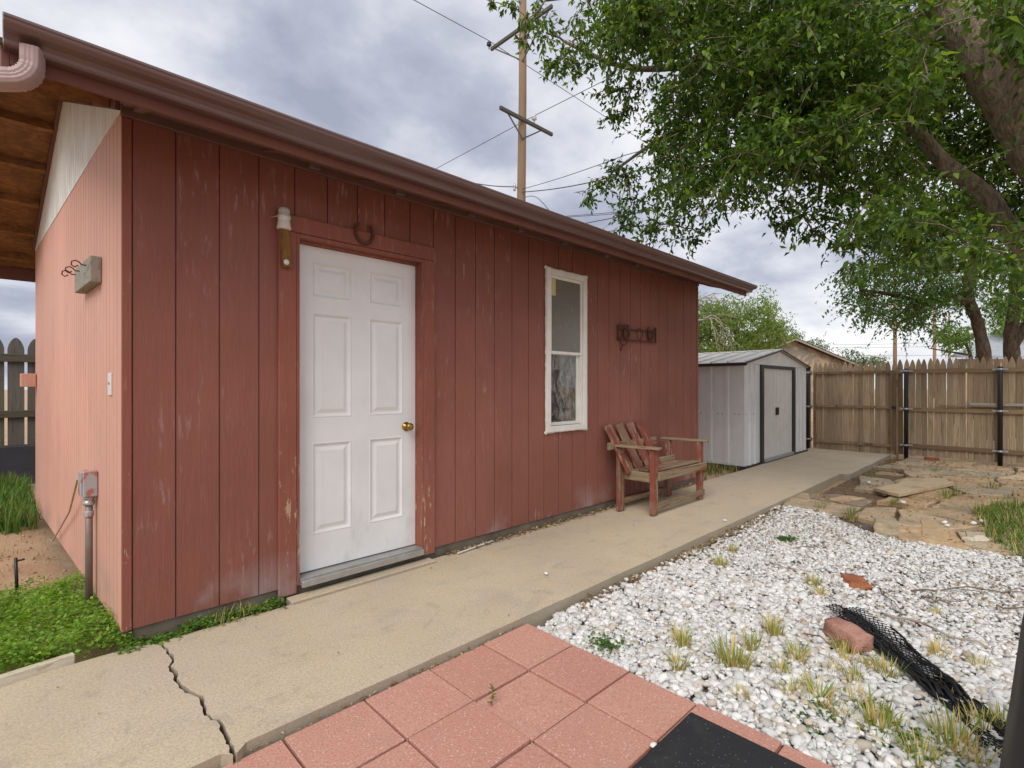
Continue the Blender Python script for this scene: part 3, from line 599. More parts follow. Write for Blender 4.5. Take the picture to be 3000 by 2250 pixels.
# roof: sheathing, shingles, lookouts, barge boards, soffit
EO = -0.48; XL = -0.40; XR = 6.50
def rx(y): return XL + SK * (y + 0.6)
roof = MB()
for y0, y1 in ((EO, RID), (RID, DB + 0.48)):
    roof.prism([(rx(y0), y0, under(y0)), (rx(y1), y1, under(y1)), (XR, y1, under(y1)), (XR, y0, under(y0))], (0, 0, 0.012))
ro = roof.build('roof', M['osb'], house)
sh = MB()
for y0, y1 in ((EO - 0.03, RID), (RID, DB + 0.51)):
    sh.prism([(rx(y0) - 0.02, y0, under(y0) + 0.014), (rx(y1) - 0.02, y1, under(y1) + 0.014), (XR + 0.02, y1, under(y1) + 0.014), (XR + 0.02, y0, under(y0) + 0.014)], (0, 0, 0.02))
sh.build('shingles', M['shingle'], ro)
for y in [0.12, 0.62, 1.12, 1.58, 2.26, 2.72, 3.18, 3.62, 4.05]:
    s_ = PITCH if y < RID else -PITCH; zc = under(y) - 0.042; n = Vector((0, 1, s_)).normalized()
    x1 = sx(y) - 0.028
    MB().obox(Vector(((rx(y) + 0.022 + x1) / 2, y, zc)), Vector((1, 0, 0)), n, Vector((1, 0, 0)).cross(n), (x1 - rx(y) - 0.022) / 2, 0.019, 0.04).build('lookout', M['osb'], ro)
for y0, y1 in ((EO, RID), (RID, DB + 0.48)):
    MB().prism([(rx(y0), y0, under(y0) - 0.13), (rx(y1), y1, under(y1) - 0.13), (rx(y1), y1, under(y1) - 0.002), (rx(y0), y0, under(y0) - 0.002)], (0.02, 0, 0)).build('barge_board', M['fascia'], ro)
MB().box(rx(DB + .5) + 0.021, XR, DB + 0.462, DB + 0.481, under(DB + 0.48) - 0.13, under(DB + 0.48) - 0.003).build('rear_fascia', M['fascia'], ro)
MB().bbox(rx(EO) + 0.021, XR, EO, EO + 0.022, 2.385, under(EO) - 0.003 + 0.0, 0.003).build('fascia_board', M['fascia'], ro)
MB().prism([(sx(0), EO + 0.024, 2.43), (XR - 0.02, EO + 0.024, 2.43), (XR - 0.02, 0.02, 2.578), (sx(0), 0.02, 2.578)], (0, 0, 0.008)).build('soffit', M['soffit'], ro)
for k in range(11):
    x = 0.06 + 0.6 * k; MB().beam((x, EO + 0.03, 2.421), (x, -0.022, 2.563), 0.038, 0.022, bev=0.002).build('rafter_tail', M['soffit'], ro)
for k in range(1, 10):
    x = 0.36 + 0.6 * k + random.uniform(-.05, .05); MB().bbox(x - 0.035, x + 0.03, -0.05, -0.023, ZT + 0.012, ZT + 0.05, 0.003).build('soffit_block', M['found'], ro)

# ogee gutter with end caps and downspout elbow
prof = [(-0.485, 2.508), (-0.485, 2.400), (-0.530, 2.396), (-0.536, 2.397), (-0.540, 2.404), (-0.541, 2.414), (-0.5415, 2.424), (-0.546, 2.434), (-0.556, 2.442), (-0.570, 2.447), (-0.584, 2.452), (-0.595, 2.460), (-0.601, 2.471), (-0.603, 2.484), (-0.603, 2.490), (-0.606, 2.492), (-0.606, 2.506), (-0.598, 2.508)]
prof = [(a_, 2.508 - (2.508 - b_) * 0.72) for a_, b_ in prof]
inn = [(p[0] + (0.003 if p[0] < -0.49 else -0.003), p[1] + 0.003) for p in prof]
ring = prof + inn[::-1]; n = len(ring); gm = MB(); N = 12
for i in range(N + 1):
    x = XL + (XR + 0.03 - XL) * i / N; gm.v += [(x, a, b + 0.0015 * math.sin(i * 2.3)) for a, b in ring]
for i in range(N):
    for k in range(n): gm.f.append((i * n + k, i * n + (k + 1) % n, (i + 1) * n + (k + 1) % n, (i + 1) * n + k)); gm.sm.append(k not in (0, 1, n // 2 - 1, n // 2, n - 1, n - 2))
gut = gm.build('gutter', M['gutter'], house)
for x, t in ((XL - 0.003, 0.003), (XR + 0.03, 0.003)): MB().prism([(x, a * 1.0, b + 0.001) for a, b in prof], (t, 0, 0)).build('end_cap', M['galv'] if x < 0 else M['gutter'], gut)
# corrugated elbow turning towards the gable side
def elbow():
    mb = MB(); c0 = Vector((-0.325, -0.535, 2.440)); pts = []; rr = 0.062
    for i in range(4): pts.append((c0 + Vector((0, 0, -0.018 * i)), Vector((0, 0, -1))))
    c1 = pts[-1][0]; dirh = Vector((-0.93, 0.30, -0.12)).normalized()
    for i in range(1, 15):
        a = (math.pi / 2 - 0.12) * i / 14; pts.append((c1 + dirh * (rr * (1 - math.cos(a))) + Vector((0, 0, -rr * math.sin(a))), (Vector((0, 0, -1)) * math.cos(a) + dirh * math.sin(a))))
    e, d = pts[-1]
    for i in range(1, 9): pts.append((e + d * 0.03 * i, d))
    n = 64; side = dirh.cross(Vector((0, 0, 1))).normalized()
    for j, (p, d) in enumerate(pts):
        u = side.cross(d).normalized(); wave = 0.0022 * math.sin(j * 2.6) if 3 < j < 19 else 0
        for k in range(n):
            a = 2 * math.pi * k / n; ca, sa = math.cos(a), math.sin(a); q = (abs(ca) ** 5 + abs(sa) ** 5) ** (-0.2)
            rad = 1 + 0.028 * math.cos(16 * a)
            mb.v.append(tuple(p + side * (0.038 * q * ca * rad + wave * ca) + u * (0.030 * q * sa * rad + wave * sa)))
    m = len(pts)
    mb.f += [(i * n + k, i * n + (k + 1) % n, (i + 1) * n + (k + 1) % n, (i + 1) * n + k) for i in range(m - 1) for k in range(n)]; mb.sm += [True] * ((m - 1) * n)
    return mb
elbow().build('downspout_elbow', M['downspout'], gut)

# door frame, door, sill
fr = MB().box(0.842, 1.753, 0.105, 0.12, 0.0, 2.12).build('door_frame', M['trim'], house)
MB().bbox(0.735, 0.84, -0.022, -0.0013, -0.045, 2.125, 0.004).build('casing', M['trim'], fr)
MB().bbox(1.755, 1.85, -0.022, -0.0013, -0.03, 2.125, 0.004).build('casing', M['trim'], fr)
MB().bbox(0.735, 1.85, -0.022, -0.0013, 2.127, 2.225, 0.004).build('casing', M['trim'], fr)
MB().box(0.8415, 0.858, -0.018, 0.104, 0.0, 2.122).build('jamb', M['trim'], fr); MB().box(1.737, 1.7535, -0.018, 0.104, 0.0, 2.122).build('jamb', M['trim'], fr)
MB().box(0.859, 1.736, -0.018, 0.104, 2.10, 2.1225).build('jamb', M['trim'], fr)
MB().box(0.859, 1.736, 0.035, 0.06, 2.085, 2.099).build('door_stop', M['trim'], fr)
MB().box(0.86, 1.735, -0.03, 0.10, 0.0, 0.035).bbox(0.86, 1.735, -0.055, -0.031, -0.012, 0.028, 0.004).build('threshold', M['alu'], fr)
DY = 0.062; DX0, DX1, DZ0, DZ1 = 0.862, 1.733, 0.042, 2.083
cols = [(0.968, 1.232), (1.362, 1.628)]; rows = [(0.262, 0.842), (1.0, 1.665), (1.765, 1.985)]
dm = MB(); D2 = DY + 0.04
xs = [DX0, cols[0][0], cols[0][1], cols[1][0], cols[1][1], DX1]
for a, b in ((0, 1), (2, 3), (4, 5)): dm.box(xs[a], xs[b], DY, D2, DZ0, DZ1)
zs = [DZ0, rows[0][0], rows[0][1], rows[1][0], rows[1][1], rows[2][0], rows[2][1], DZ1]
for c in cols:
    for a in (0, 2, 4, 6): dm.box(c[0], c[1], DY, D2, zs[a], zs[a + 1])
door = dm.build('door', M['door'], fr.parent); door['label'] = 'white six-panel door with brass knob'
for c in cols:
    for r in rows:
        pm = MB(); seq = [(0, 0.0), (0.006, -0.003), (0.012, 0.002), (0.020, 0.011), (0.030, 0.011), (0.052, 0.002), (0.055, 0.001)]; vs = []
        for ins, dep in seq: vs += [(c[0] + ins, DY + dep, r[0] + ins), (c[1] - ins, DY + dep, r[0] + ins), (c[1] - ins, DY + dep, r[1] - ins), (c[0] + ins, DY + dep, r[1] - ins)]
        fs = [(i * 4 + k, i * 4 + (k + 1) % 4, i * 4 + 4 + (k + 1) % 4, i * 4 + 4 + k) for i in range(len(seq) - 1) for k in range(4)] + [tuple(len(seq) * 4 - 4 + k for k in range(4))]
        pm.add(vs, fs).build('panel', M['door'], door)
kp = W(1198, 1250, DY - 0.03); kx, kz = kp.x - 0.005, kp.z
MB().lathe([(0.033, 0), (0.033, -0.006), (0.016, -0.010), (0.012, -0.03), (0.019, -0.036), (0.027, -0.046), (0.028, -0.056), (0.022, -0.066), (0.008, -0.069)], (kx, DY, kz), 24, 'y').build('door_knob', M['brass'], door)
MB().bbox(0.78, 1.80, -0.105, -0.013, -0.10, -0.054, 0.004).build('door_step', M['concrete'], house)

# window
wx0, wx1, wz0, wz1 = 3.09, 3.685, 0.778, 2.286
wo = MB()
def wav(x0, x1, z0, z1, horiz):
    # casing strip with a slightly ragged outer line (old caulk)
    m = MB(); m.bbox(x0, x1, -0.026, -0.0014, z0, z1, 0.004); return m
win = wav(wx0, wx0 + 0.055, wz0, wz1, False).build('window', M['winwhite'], house)
wav(wx1 - 0.055, wx1, wz0, wz1, False).build('casing', M['winwhite'], win)
wav(wx0 + 0.056, wx1 - 0.056, wz1 - 0.055, wz1, True).build('casing', M['winwhite'], win); wav(wx0 + 0.056, wx1 - 0.056, wz0, wz0 + 0.055, True).build('sill', M['winwhite'], win)
cm = MB()
for i in range(40):
    t = i / 39; zc = wz0 + (wz1 - wz0) * t
    cm.bbox(wx0 - random.uniform(0.002, 0.009), wx0 + 0.01, -0.012, -0.0016, zc - 0.019, zc + 0.0185, 0.002); cm.bbox(wx1 - 0.01, wx1 + random.uniform(0.002, 0.010), -0.012, -0.0016, zc - 0.019, zc + 0.0185, 0.002)
for i in range(15):
    xc = wx0 + (wx1 - wx0) * i / 14; cm.bbox(xc - 0.021, xc + 0.0205, -0.014, -0.0016, wz1 - 0.01, wz1 + random.uniform(0.003, 0.013), 0.002); cm.bbox(xc - 0.021, xc + 0.0205, -0.014, -0.0016, wz0 - random.uniform(0.002, 0.010), wz0 + 0.01, 0.002)
cm.build('caulk_bead', M['winwhite'], win)
def sash(name, x0, x1, z0, z1, y, w, glass):
    f_ = MB(); f_.box(x0, x0 + w, y, y + 0.022, z0, z1).box(x1 - w, x1, y, y + 0.022, z0, z1).box(x0 + w, x1 - w, y, y + 0.022, z0, z0 + w).box(x0 + w, x1 - w, y, y + 0.022, z1 - w, z1)
    o = f_.build(name, M['winwhite'], win); MB().box(x0 + w - .002, x1 - w + .002, y + 0.009, y + 0.012, z0 + w - .002, z1 - w + .002).build('pane', glass, o); return o
ix0, ix1, iz0, iz1, zm = 3.146, 3.629, 0.834, 2.230, 1.515
sash('upper_sash', ix0, ix1, zm - 0.012, iz1, -0.004, 0.026, M['screen'])
sash('lower_sash', ix0 + 0.002, ix1 - 0.03, iz0, zm + 0.012, 0.022, 0.030, M['glass'])
MB().box(ix1 - 0.028, ix1, -0.004, 0.045, iz0, zm - 0.014).build('side_track', M['winwhite'], win)
MB().box(ix0 + 0.028, ix0 + 0.088, 0.0005, 0.0035, 2.045, 2.20).build('paper_note', M['paper'], win)
rm = MB(); rm.box(2.9, 3.9, 0.9, 0.92, 0.5, 2.4).box(2.88, 2.9, 0.05, 0.92, 0.5, 2.4).box(3.9, 3.92, 0.05, 0.92, 0.5, 2.4).box(2.88, 3.92, 0.05, 0.92, 0.48, 0.5).box(2.88, 3.92, 0.05, 0.92, 2.4, 2.42)
rm.build('room_lining', M['inside'], win)

# ------------------------------------------------------------------ things fixed to the front wall
# insulator on its wooden peg
pb = W(839, 785, -0.03); pt = W(829, 672, -0.03); it_ = thing('insulator_peg', (pb.x, -0.03, pb.z), 'wooden insulator peg with white ceramic cap nailed beside the door top', 'insulator')
MB().beam((pb.x, -0.038, pb.z), (pt.x, -0.045, pt.z), 0.052, 0.026, up=(0, 1, 0), bev=0.004).build('peg', M['pegwood'], it_)
top = Vector((pt.x, -0.047, pt.z))
MB().lathe([(0.038, -0.004), (0.040, 0.004), (0.037, 0.02), (0.033, 0.045), (0.034, 0.06), (0.040, 0.066), (0.036, 0.07)], top, 24).build('insulator', M['ceramic'], it_)
MB().lathe([(0.036, 0.071), (0.037, 0.078), (0.030, 0.086), (0.033, 0.098), (0.031, 0.112), (0.024, 0.121), (0.010, 0.125)], top, 24).build('glass_cap', M['glassins'], it_)
MB().tube([top + Vector((-0.075, 0.012, 0.052)), top + Vector((-0.03, -0.02, 0.066)), top + Vector((0, -0.034, 0.068)), top + Vector((0.03, -0.018, 0.067)), top + Vector((0.05, 0.015, 0.066))], 0.003, 6).build('tie_wire', M['galv'], it_)
nail = W(839, 768, -0.052); MB().lathe([(0.015, 0.006), (0.017, 0.0), (0.014, -0.004), (0.004, -0.006)], (nail.x, -0.054, nail.z), 16, 'y').build('nail_cap', M['plasticwhite'], it_)
# horseshoe over the door
hc = W(1068, 685, -0.03); hs = thing('horseshoe', (hc.x, -0.022, hc.z - 0.07), 'rusty horseshoe nailed upright above the white door', 'horseshoe')
pts = []
for i in range(25):
    a = R_(-90 - 138 + 276 * i / 24); k = abs(i - 12) / 12; pts.append((hc.x + 0.062 * math.cos(a) * (1 - 0.12 * max(0, k - .6)), -0.033, hc.z + 0.075 * math.sin(a) + 0.01))
vs = []; hm = MB()
for i, p in enumerate(pts):
    t = (Vector(pts[min(i + 1, 24)]) - Vector(pts[max(i - 1, 0)])).normalized(); nrm = Vector((t.z, 0, -t.x)); w2 = 0.013 - 0.004 * abs(i - 12) / 12
    P0 = Vector(p); vs += [P0 + nrm * w2 + Vector((0, 0.010, 0)), P0 + nrm * w2 * 0.9 + Vector((0, -0.004, 0)), P0 + nrm * 0.3 * w2 + Vector((0, -0.001, 0)), P0 - nrm * 0.3 * w2 + Vector((0, -0.001, 0)), P0 - nrm * w2 * 0.9 + Vector((0, -0.004, 0)), P0 - nrm * w2 + Vector((0, 0.010, 0))]
fs = [(i * 6 + k, i * 6 + (k + 1) % 6, i * 6 + 6 + (k + 1) % 6, i * 6 + 6 + k) for i in range(24) for k in range(6)] + [tuple(range(5, -1, -1)), tuple(24 * 6 + k for k in range(6))]
hm.add(vs, fs).build('shoe', M['rust'], hs)
for i in (3, 6, 9, 15, 18, 21): MB().lathe([(0.004, 0.004), (0.004, -0.004), (0.002, -0.006)], (pts[i][0], -0.034, pts[i][2]), 8, 'y').build('nail', M['rust'], hs)
# iron hook rack
def RK(x, y): p = W(1750 + x / 8.296, 900 + y / 8.296, -0.02); return Vector((p.x, -0.022, p.z))
rc = RK(950, 680); rk = thing('iron_hook_rack', (rc.x, -0.01, rc.z), 'rusty iron bit and spur rack hanging on the red wall above the bench', 'rack')
fm = MB(); fm.beam(RK(505, 430), RK(505, 800), 0.016, 0.012).beam(RK(500, 520), RK(1425, 600), 0.016, 0.012).beam(RK(500, 775), RK(1425, 850), 0.016, 0.012).beam(RK(1410, 520), RK(1410, 870), 0.016, 0.012).beam(RK(500, 445), RK(755, 440), 0.02, 0.014)
fm.build('frame', M['iron'], rk)
def ringpts(c, rx_, rz_, n=18, y=0.0): return [Vector((c.x + rx_ * math.cos(2 * math.pi * k / n), c.y + y, c.z + rz_ * math.sin(2 * math.pi * k / n))) for k in range(n + 1)]
MB().tube(ringpts(RK(1005, 655), 0.058, 0.062, y=-0.012), 0.005, 6, False).build('ring', M['iron'], rk)
MB().tube(ringpts(RK(625, 835), 0.055, 0.04, y=-0.010), 0.006, 6, False).tube([RK(610, 910), RK(590, 980), RK(565, 1050)], [0.006, 0.008, 0.010], 6).build('hanging_spur', M['iron'], rk)
for cx_, cy_ in ((685, 650), (1275, 690)):
    c = RK(cx_, cy_); MB().tube(ringpts(c, 0.05, 0.055, y=-0.014), 0.011, 7, False).lathe([(0.036, 0.0), (0.034, -0.008), (0.012, -0.014)], (c.x, c.y - 0.006, c.z), 14, 'y').build('hook_boss', M['iron'], rk)
for cx_, cy_ in ((1210, 510), (1375, 525), (540, 720), (720, 480)):
    c = RK(cx_, cy_); MB().tube([c + Vector((0, 0, -0.03)), c + Vector((0, -0.012, 0)), c + Vector((0, -0.02, 0.012))], [0.007, 0.009, 0.012], 7).build('hook', M['iron'], rk)

# ------------------------------------------------------------------ things on the end wall
def EW(y, z, off=0.0): return Vector((sx(y) - off, y, z))
hb = thing('hook_board', EW(0.8, 1.85), 'short grey board with three wire hooks on the sunlit end wall', 'hook board')
yv = Vector((SK, 1, 0)).normalized(); xv = Vector((1, -SK, 0)).normalized(); zv = Vector((0, 0, 1))
# board stands off the wall, long along it
MB().obox(EW(0.74, 1.845, 0.0265), yv, xv, zv, 0.26, 0.025, 0.072, 0.004).build('board', M['boardwood'], hb)
for yy in (0.60, 0.82, 0.96):
    c = EW(yy, 1.88, 0.051); MB().tube([c, c - xv * 0.02, c - xv * 0.03 + zv * 0.012, c - xv * 0.045 + zv * 0.02, c - xv * 0.062 + zv * 0.012, c - xv * 0.064 - zv * 0.008, c - xv * 0.05 - zv * 0.018, c - xv * 0.035 - zv * 0.006], 0.0035, 6).build('wire_hook', M['iron'], hb)
pl = thing('cover_plate', EW(0.246, 1.17), 'small white blank plate on the sunlit end wall near the corner', 'plate')
MB().obox(EW(0.246, 1.212, 0.004), yv, xv, zv, 0.036, 0.004, 0.058, 0.002).build('plate', M['plasticwhite'], pl); MB().lathe([(0.008, 0.0), (0.008, -0.002), (0.003, -0.003)], EW(0.242, 1.215, 0.008), 10, 'x').build('screw', M['iron'], pl)
eb = thing('electrical_box', EW(0.63, -0.07), 'grey paint-spotted outlet box on a conduit pipe against the end wall', 'electrical box')
MB().obox(EW(0.63, 0.65, 0.035), yv, xv, zv, 0.050, 0.034, 0.072, 0.006).build('box', M['ebox'], eb)
MB().obox(EW(0.632, 0.652, 0.073), yv, xv, zv, 0.046, 0.004, 0.068, 0.003).build('cover', M['ebox'], eb)
pc = EW(0.63, 0, 0.035)
MB().tube([pc + zv * 0.54, pc + zv * 0.30, pc + zv * -0.08], 0.0175, 14).build('pipe', M['conduit'], eb)
MB().lathe([(0.024, 0.0), (0.027, 0.006), (0.027, 0.02), (0.022, 0.024), (0.023, 0.034), (0.026, 0.038), (0.026, 0.05)], pc + zv * 0.527, 14).build('connector', M['galv'], eb); MB().lathe([(0.0215, 0), (0.022, 0.004), (0.022, 0.03), (0.0215, 0.034)], pc + zv * 0.46, 14).build('strap', M['ebox'], eb)
cp = thing('plugged_cable', EW(1.0, 0.4), 'tan cable with white plug hanging from the outlet box to the ground', 'cable')
MB().obox(EW(0.715, 0.575, 0.03), yv, xv, zv, 0.012, 0.012, 0.045, 0.004).build('plug', M['plasticwhite'], cp)
a = EW(0.70, 0.62, 0.05); b = EW(2.6, -0.07, 0.02)
MB().tube([a, EW(0.74, 0.655, 0.06), EW(0.82, 0.655, 0.06), EW(0.98, 0.58, 0.05), EW(1.35, 0.37, 0.035), EW(1.85, 0.16, 0.03), EW(2.3, -0.02, 0.025), b], 0.006, 6).build('cord', M['cable'], cp)
bh = thing('wood_block', EW(3.72, 1.2), 'small block in the sunlit wall colour at the far edge of the end wall', 'block')
MB().obox(EW(3.76, 1.26, 0.06), yv, xv, zv, 0.045, 0.055, 0.065, 0.004).build('block', M['side'], bh)

# ------------------------------------------------------------------ bench
bz = PATH_Z
be = thing('bench', (4.6, -0.3, bz), 'weathered slatted wooden garden bench with peeling red paint', 'bench')
def leg(x, y, ztop, w=0.088, t=0.042, m='benchZ'): MB().bbox(x - t / 2, x + t / 2, y - w / 2, y + w / 2, bz, ztop, 0.004).build('leg', M[m], be)
XL_, XR_ = 4.10, 5.15
def legx(x, y, ztop): MB().bbox(x - 0.047, x + 0.047, y - 0.021, y + 0.021, bz + 0.0, ztop, 0.004).build('leg', M['benchZ'], be)
legx(XL_ + 0.025, -0.502, 0.575); legx(XR_ - 0.02, -0.492, 0.575); legx(XL_ - 0.05, -0.165, 0.575); legx(XR_ - 0.11, -0.155, 0.575)
MB().bbox(XL_ + 0.05, XR_ + 0.045, -0.548, -0.525, 0.268, 0.352, 0.004).build('apron', M['benchX'], be)
MB().bbox(XL_ - 0.005, XL_ + 0.018, -0.48, -0.09, 0.25, 0.345, 0.004).build('side_rail', M['benchY'], be); MB().bbox(XR_ - 0.06, XR_ - 0.035, -0.47, -0.09, 0.25, 0.345, 0.004).build('side_rail', M['benchY'], be)
for k, yy in enumerate((-0.51, -0.405, -0.30)): MB().bbox(XL_ + 0.075, XR_ - 0.065, yy - 0.0, yy + 0.092, 0.353 - 0.012 * k, 0.372 - 0.012 * k, 0.003).build('seat_slat', M['benchX'], be)
MB().bbox(XL_ + 0.073, XR_ + 0.04, -0.523, -0.500, -0.022, 0.042, 0.003).build('stretcher', M['benchX'], be); MB().bbox(XL_, XR_ - 0.16, -0.143, -0.12, -0.02, 0.04, 0.003).build('stretcher', M['benchX'], be)
for k in range(4):
    xb = 4.085 + 0.186 * k; xt = 4.0 + 0.197 * k
    a = Vector((xb, -0.262, 0.33)); b = Vector((xt, -0.045, 0.80 + 0.003 * k)); MB().beam(a, b, 0.135, 0.02, up=(0, -1, 0.45), bev=0.004).build('back_slat', M['benchB'], be)
MB().bbox(XL_ - 0.20, XR_ - 0.33, -0.135, -0.105, 0.555, 0.63, 0.004).build('back_rail', M['benchX'], be)
MB().bbox(XL_ + 0.03, XR_ - 0.06, -0.215, -0.19, 0.345, 0.41, 0.003).build('back_rail', M['benchX'], be)
for xx, dx in ((XL_ - 0.005, -0.085), (XR_ - 0.012, -0.10)):
    a = Vector((xx + dx, -0.07, 0.597)); b = Vector((xx + 0.03, -0.575, 0.590)); MB().beam(a, b, 0.105, 0.022, bev=0.004).build('armrest', M['benchY'], be)

# ------------------------------------------------------------------ metal shed
SX0, SX1, SY0, SY1, SZ0, SZE, SZP = 7.79, 10.87, 0.05, 2.3, -0.066, 1.56, 1.835
ms = thing('metal_shed', (9.33, 1.1, SZ0), 'pale grey metal garden shed with dark door frame and low gable roof', 'shed')
def ribbed(x0, x1, z0, z1, axis, fixed, out, pitch, rib=0.05, dep=0.022):
    # sheet with raised vertical ribs
    xs_ = [x0]; hs = [0]; k = x0 + pitch
    while k < x1 - rib:
        xs_ += [k - rib / 2 - 0.006, k - rib / 2, k + rib / 2, k + rib / 2 + 0.006]; hs += [0, 1, 1, 0]; k += pitch
    xs_.append(x1); hs.append(0); m = MB(); vs = []
    for x_, h_ in zip(xs_, hs):
        for zq in (z0, z1): vs.append((x_, fixed - out * dep * h_, zq) if axis == 'x' else (fixed - out * dep * h_, x_, zq))
    m.add(vs, [(2 * i, 2 * i + 2, 2 * i + 3, 2 * i + 1) for i in range(len(xs_) - 1)]); return m
xm = 0.5 * (SX0 + SX1); FX0, FX1 = 8.43, 10.14
ribbed(SY0, SY1, SZ0 - 0.06, SZE, 'y', SX0, 1, 0.272).build('side_panel', M['shed'], ms); ribbed(SY0, SY1, SZ0 - 0.06, SZE, 'y', SX1, -1, 0.272).build('side_panel', M['shed'], ms)
ribbed(SX0, FX0 - 0.0, SZ0 - 0.03, SZE, 'x', SY0, 1, 0.205, 0.03).build('front_panel', M['shed'], ms); ribbed(FX1, SX1, SZ0 - 0.03, SZE, 'x', SY0, 1, 0.21, 0.03).build('front_panel', M['shed'], ms)
MB().box(SX0, SX1, SY1 - 0.01, SY1, SZ0 + 0.02, SZE).build('rear_panel', M['shed'], ms)
MB().box(SX0 - 0.03, SX1 + 0.03, SY0 - 0.031, SY1, SZ0 - 0.07, SZ0 + 0.012).build('floor_frame', M['shedtrim'], ms)
MB().prism([(SX0 - 0.02, SY0 - 0.014, SZE + 0.01), (SX1 + 0.02, SY0 - 0.014, SZE + 0.01), (xm, SY0 - 0.014, SZP - 0.015)], (0, 0.012, 0)).build('gable_panel', M['shedwarm'], ms)
MB().box(SX0 - 0.02, SX1 + 0.02, SY0 - 0.020, SY0 - 0.0145, SZE + 0.0, SZE + 0.016).build('gable_trim', M['shedroof'], ms)
for sgn, x_ in ((-1, SX0 - 0.06), (1, SX1 + 0.06)):
    rp = MB(); a = Vector((xm, 0, SZP + 0.004)); b = Vector((x_, 0, SZE + 0.012)); rp.prism([(a.x, SY0 - 0.06, a.z), (b.x, SY0 - 0.06, b.z), (b.x, SY1 + 0.05, b.z), (a.x, SY1 + 0.05, a.z)], (0, 0, 0.006)); r_o = rp.build('roof_panel', M['shedroof'], ms)
    k = SY0 - 0.04
    while k < SY1: MB().beam((a.x, k, a.z + 0.014), (b.x, k, b.z + 0.014), 0.03, 0.03, bev=0.003).build('rib', M['shedroof'], r_o); k += 0.275
    MB().box(x_ - 0.012, x_ + 0.012, SY0 - 0.06, SY1 + 0.05, SZE - 0.035, SZE + 0.011).build('eave_trim', M['shedtrim'], ms)
    MB().beam((a.x, SY0 - 0.067, a.z - 0.0), (b.x, SY0 - 0.067, b.z - 0.0), 0.012, 0.026).build('rake_trim', M['shedtrim'], ms)
k = SY0 - 0.05
while k < SY1: MB().prism([(xm - 0.10, k, SZP - 0.0), (xm, k, SZP + 0.026), (xm + 0.10, k, SZP - 0.0), (xm, k, SZP + 0.018)], (0, 0.262, 0)).build('ridge_cap', M['shedroof'], ms); k += 0.275
df_ = MB().box(FX0, FX0 + 0.115, SY0 - 0.03, SY0 + 0.02, SZ0, SZE).build('door_jamb', M['shedtrim'], ms); MB().box(FX1 - 0.115, FX1, SY0 - 0.03, SY0 + 0.02, SZ0, SZE).build('door_jamb', M['shedtrim'], ms)
MB().box(FX0 + 0.116, FX1 - 0.116, SY0 - 0.03, SY0 + 0.02, SZE - 0.055, SZE).build('door_header', M['shedtrim'], ms)
MB().box(FX0 + 0.116, FX1 - 0.116, SY0 - 0.04, SY0 + 0.03, SZ0, SZ0 + 0.05).build('door_track', M['galv'], ms)
xmid = 9.215
for a, b in ((FX0 + 0.116, xmid - 0.004), (xmid + 0.004, FX1 - 0.116)):
    d_ = MB().box(a, b, SY0 + 0.021 - 0.02, SY0 + 0.03, SZ0 + 0.051, SZE - 0.056).build('sliding_door', M['shedwarm'], ms)
    for k in range(1, 4): xx = a + (b - a) * k / 4; MB().box(xx - 0.004, xx + 0.004, SY0 - 0.003, SY0 + 0.0008, SZ0 + 0.06, SZE - 0.06).build('seam', M['shedwarm'], d_)
MB().bbox(xmid - 0.055, xmid - 0.008, SY0 - 0.025, SY0 + 0.0, 0.70, 0.83, 0.004).build('handle', M['blackmetal'], ms); MB().bbox(xmid + 0.008, xmid + 0.055, SY0 - 0.025, SY0 + 0.0, 0.70, 0.83, 0.004).build('handle', M['blackmetal'], ms)
for (x_, z_) in ((SX0 + 0.07, 0.76), (SX0 + 0.36, 0.76)): MB().lathe([(0.008, 0.0), (0.008, -0.004), (0.003, -0.006)], (x_, SY0, z_), 8, 'y').build('screw', M['shedtrim'], ms)
for y_ in (0.13, 0.20, 0.40, 0.47, 0.60, 0.75): MB().lathe([(0.008, 0.0), (0.008, -0.004), (0.003, -0.006)], (SX0, y_, 0.76), 8, 'x').build('screw', M['shedtrim'], ms)

# ------------------------------------------------------------------ fence and gate
def picket_mesh(w, h, t, m, tip=0.13):
    # gothic point: poly in local (y, z), thickness along x
    half = [(w / 2, 0), (w / 2, h - tip), (w * 0.45, h - tip * 0.75), (w * 0.33, h - tip * 0.45), (w * 0.17, h - tip * 0.18), (0, h)]
    poly = half + [(-a, b) for a, b in half[-2::-1]]
    return MB().prism([(0, a, b) for a, b in poly], (t, 0, 0)).mesh('picket', m)
FXX = 11.5; PK = [picket_mesh(0.0815 + 0.0012 * k, 1.79, 0.016, M['picket'], 0.15) for k in range(3)]
fe = thing('wooden_fence', (FXX, -3.0, -0.16), 'weathered brown picket fence with black metal posts', 'fence')
def pickets(parent, y0, y1, z0, jz=0.012):
    y_ = y0
    while y_ > y1:
        o = inst('picket', PK[random.randrange(3)], parent, (FXX + 0.034 + random.uniform(-.006, .006), y_, z0 + random.uniform(-jz, jz)), (random.uniform(-.006, .006), 0, random.uniform(-.03, .03))); y_ -= 0.088
pickets(fe, -1.36, -5.6, -0.08); pickets(fe, 0.10 + 0.088 * 15, 0.13, -0.08)
for z_, h_ in ((1.478, 0.078), (0.775, 0.075), (0.10, 0.075)):
    MB().bbox(FXX - 0.010, FXX + 0.029, -3.45, -1.33, z_ - h_ / 2, z_ + h_ / 2, 0.004).build('rail', M['railY'], fe); MB().bbox(FXX - 0.012, FXX + 0.027, -5.7, -3.452, z_ - h_ / 2 - .01, z_ + h_ / 2 - .01, 0.004).build('rail', M['railY'], fe); MB().bbox(FXX - 0.010, FXX + 0.029, 0.12, 1.5, z_ - h_ / 2, z_ + h_ / 2, 0.004).build('rail', M['railY'], fe)
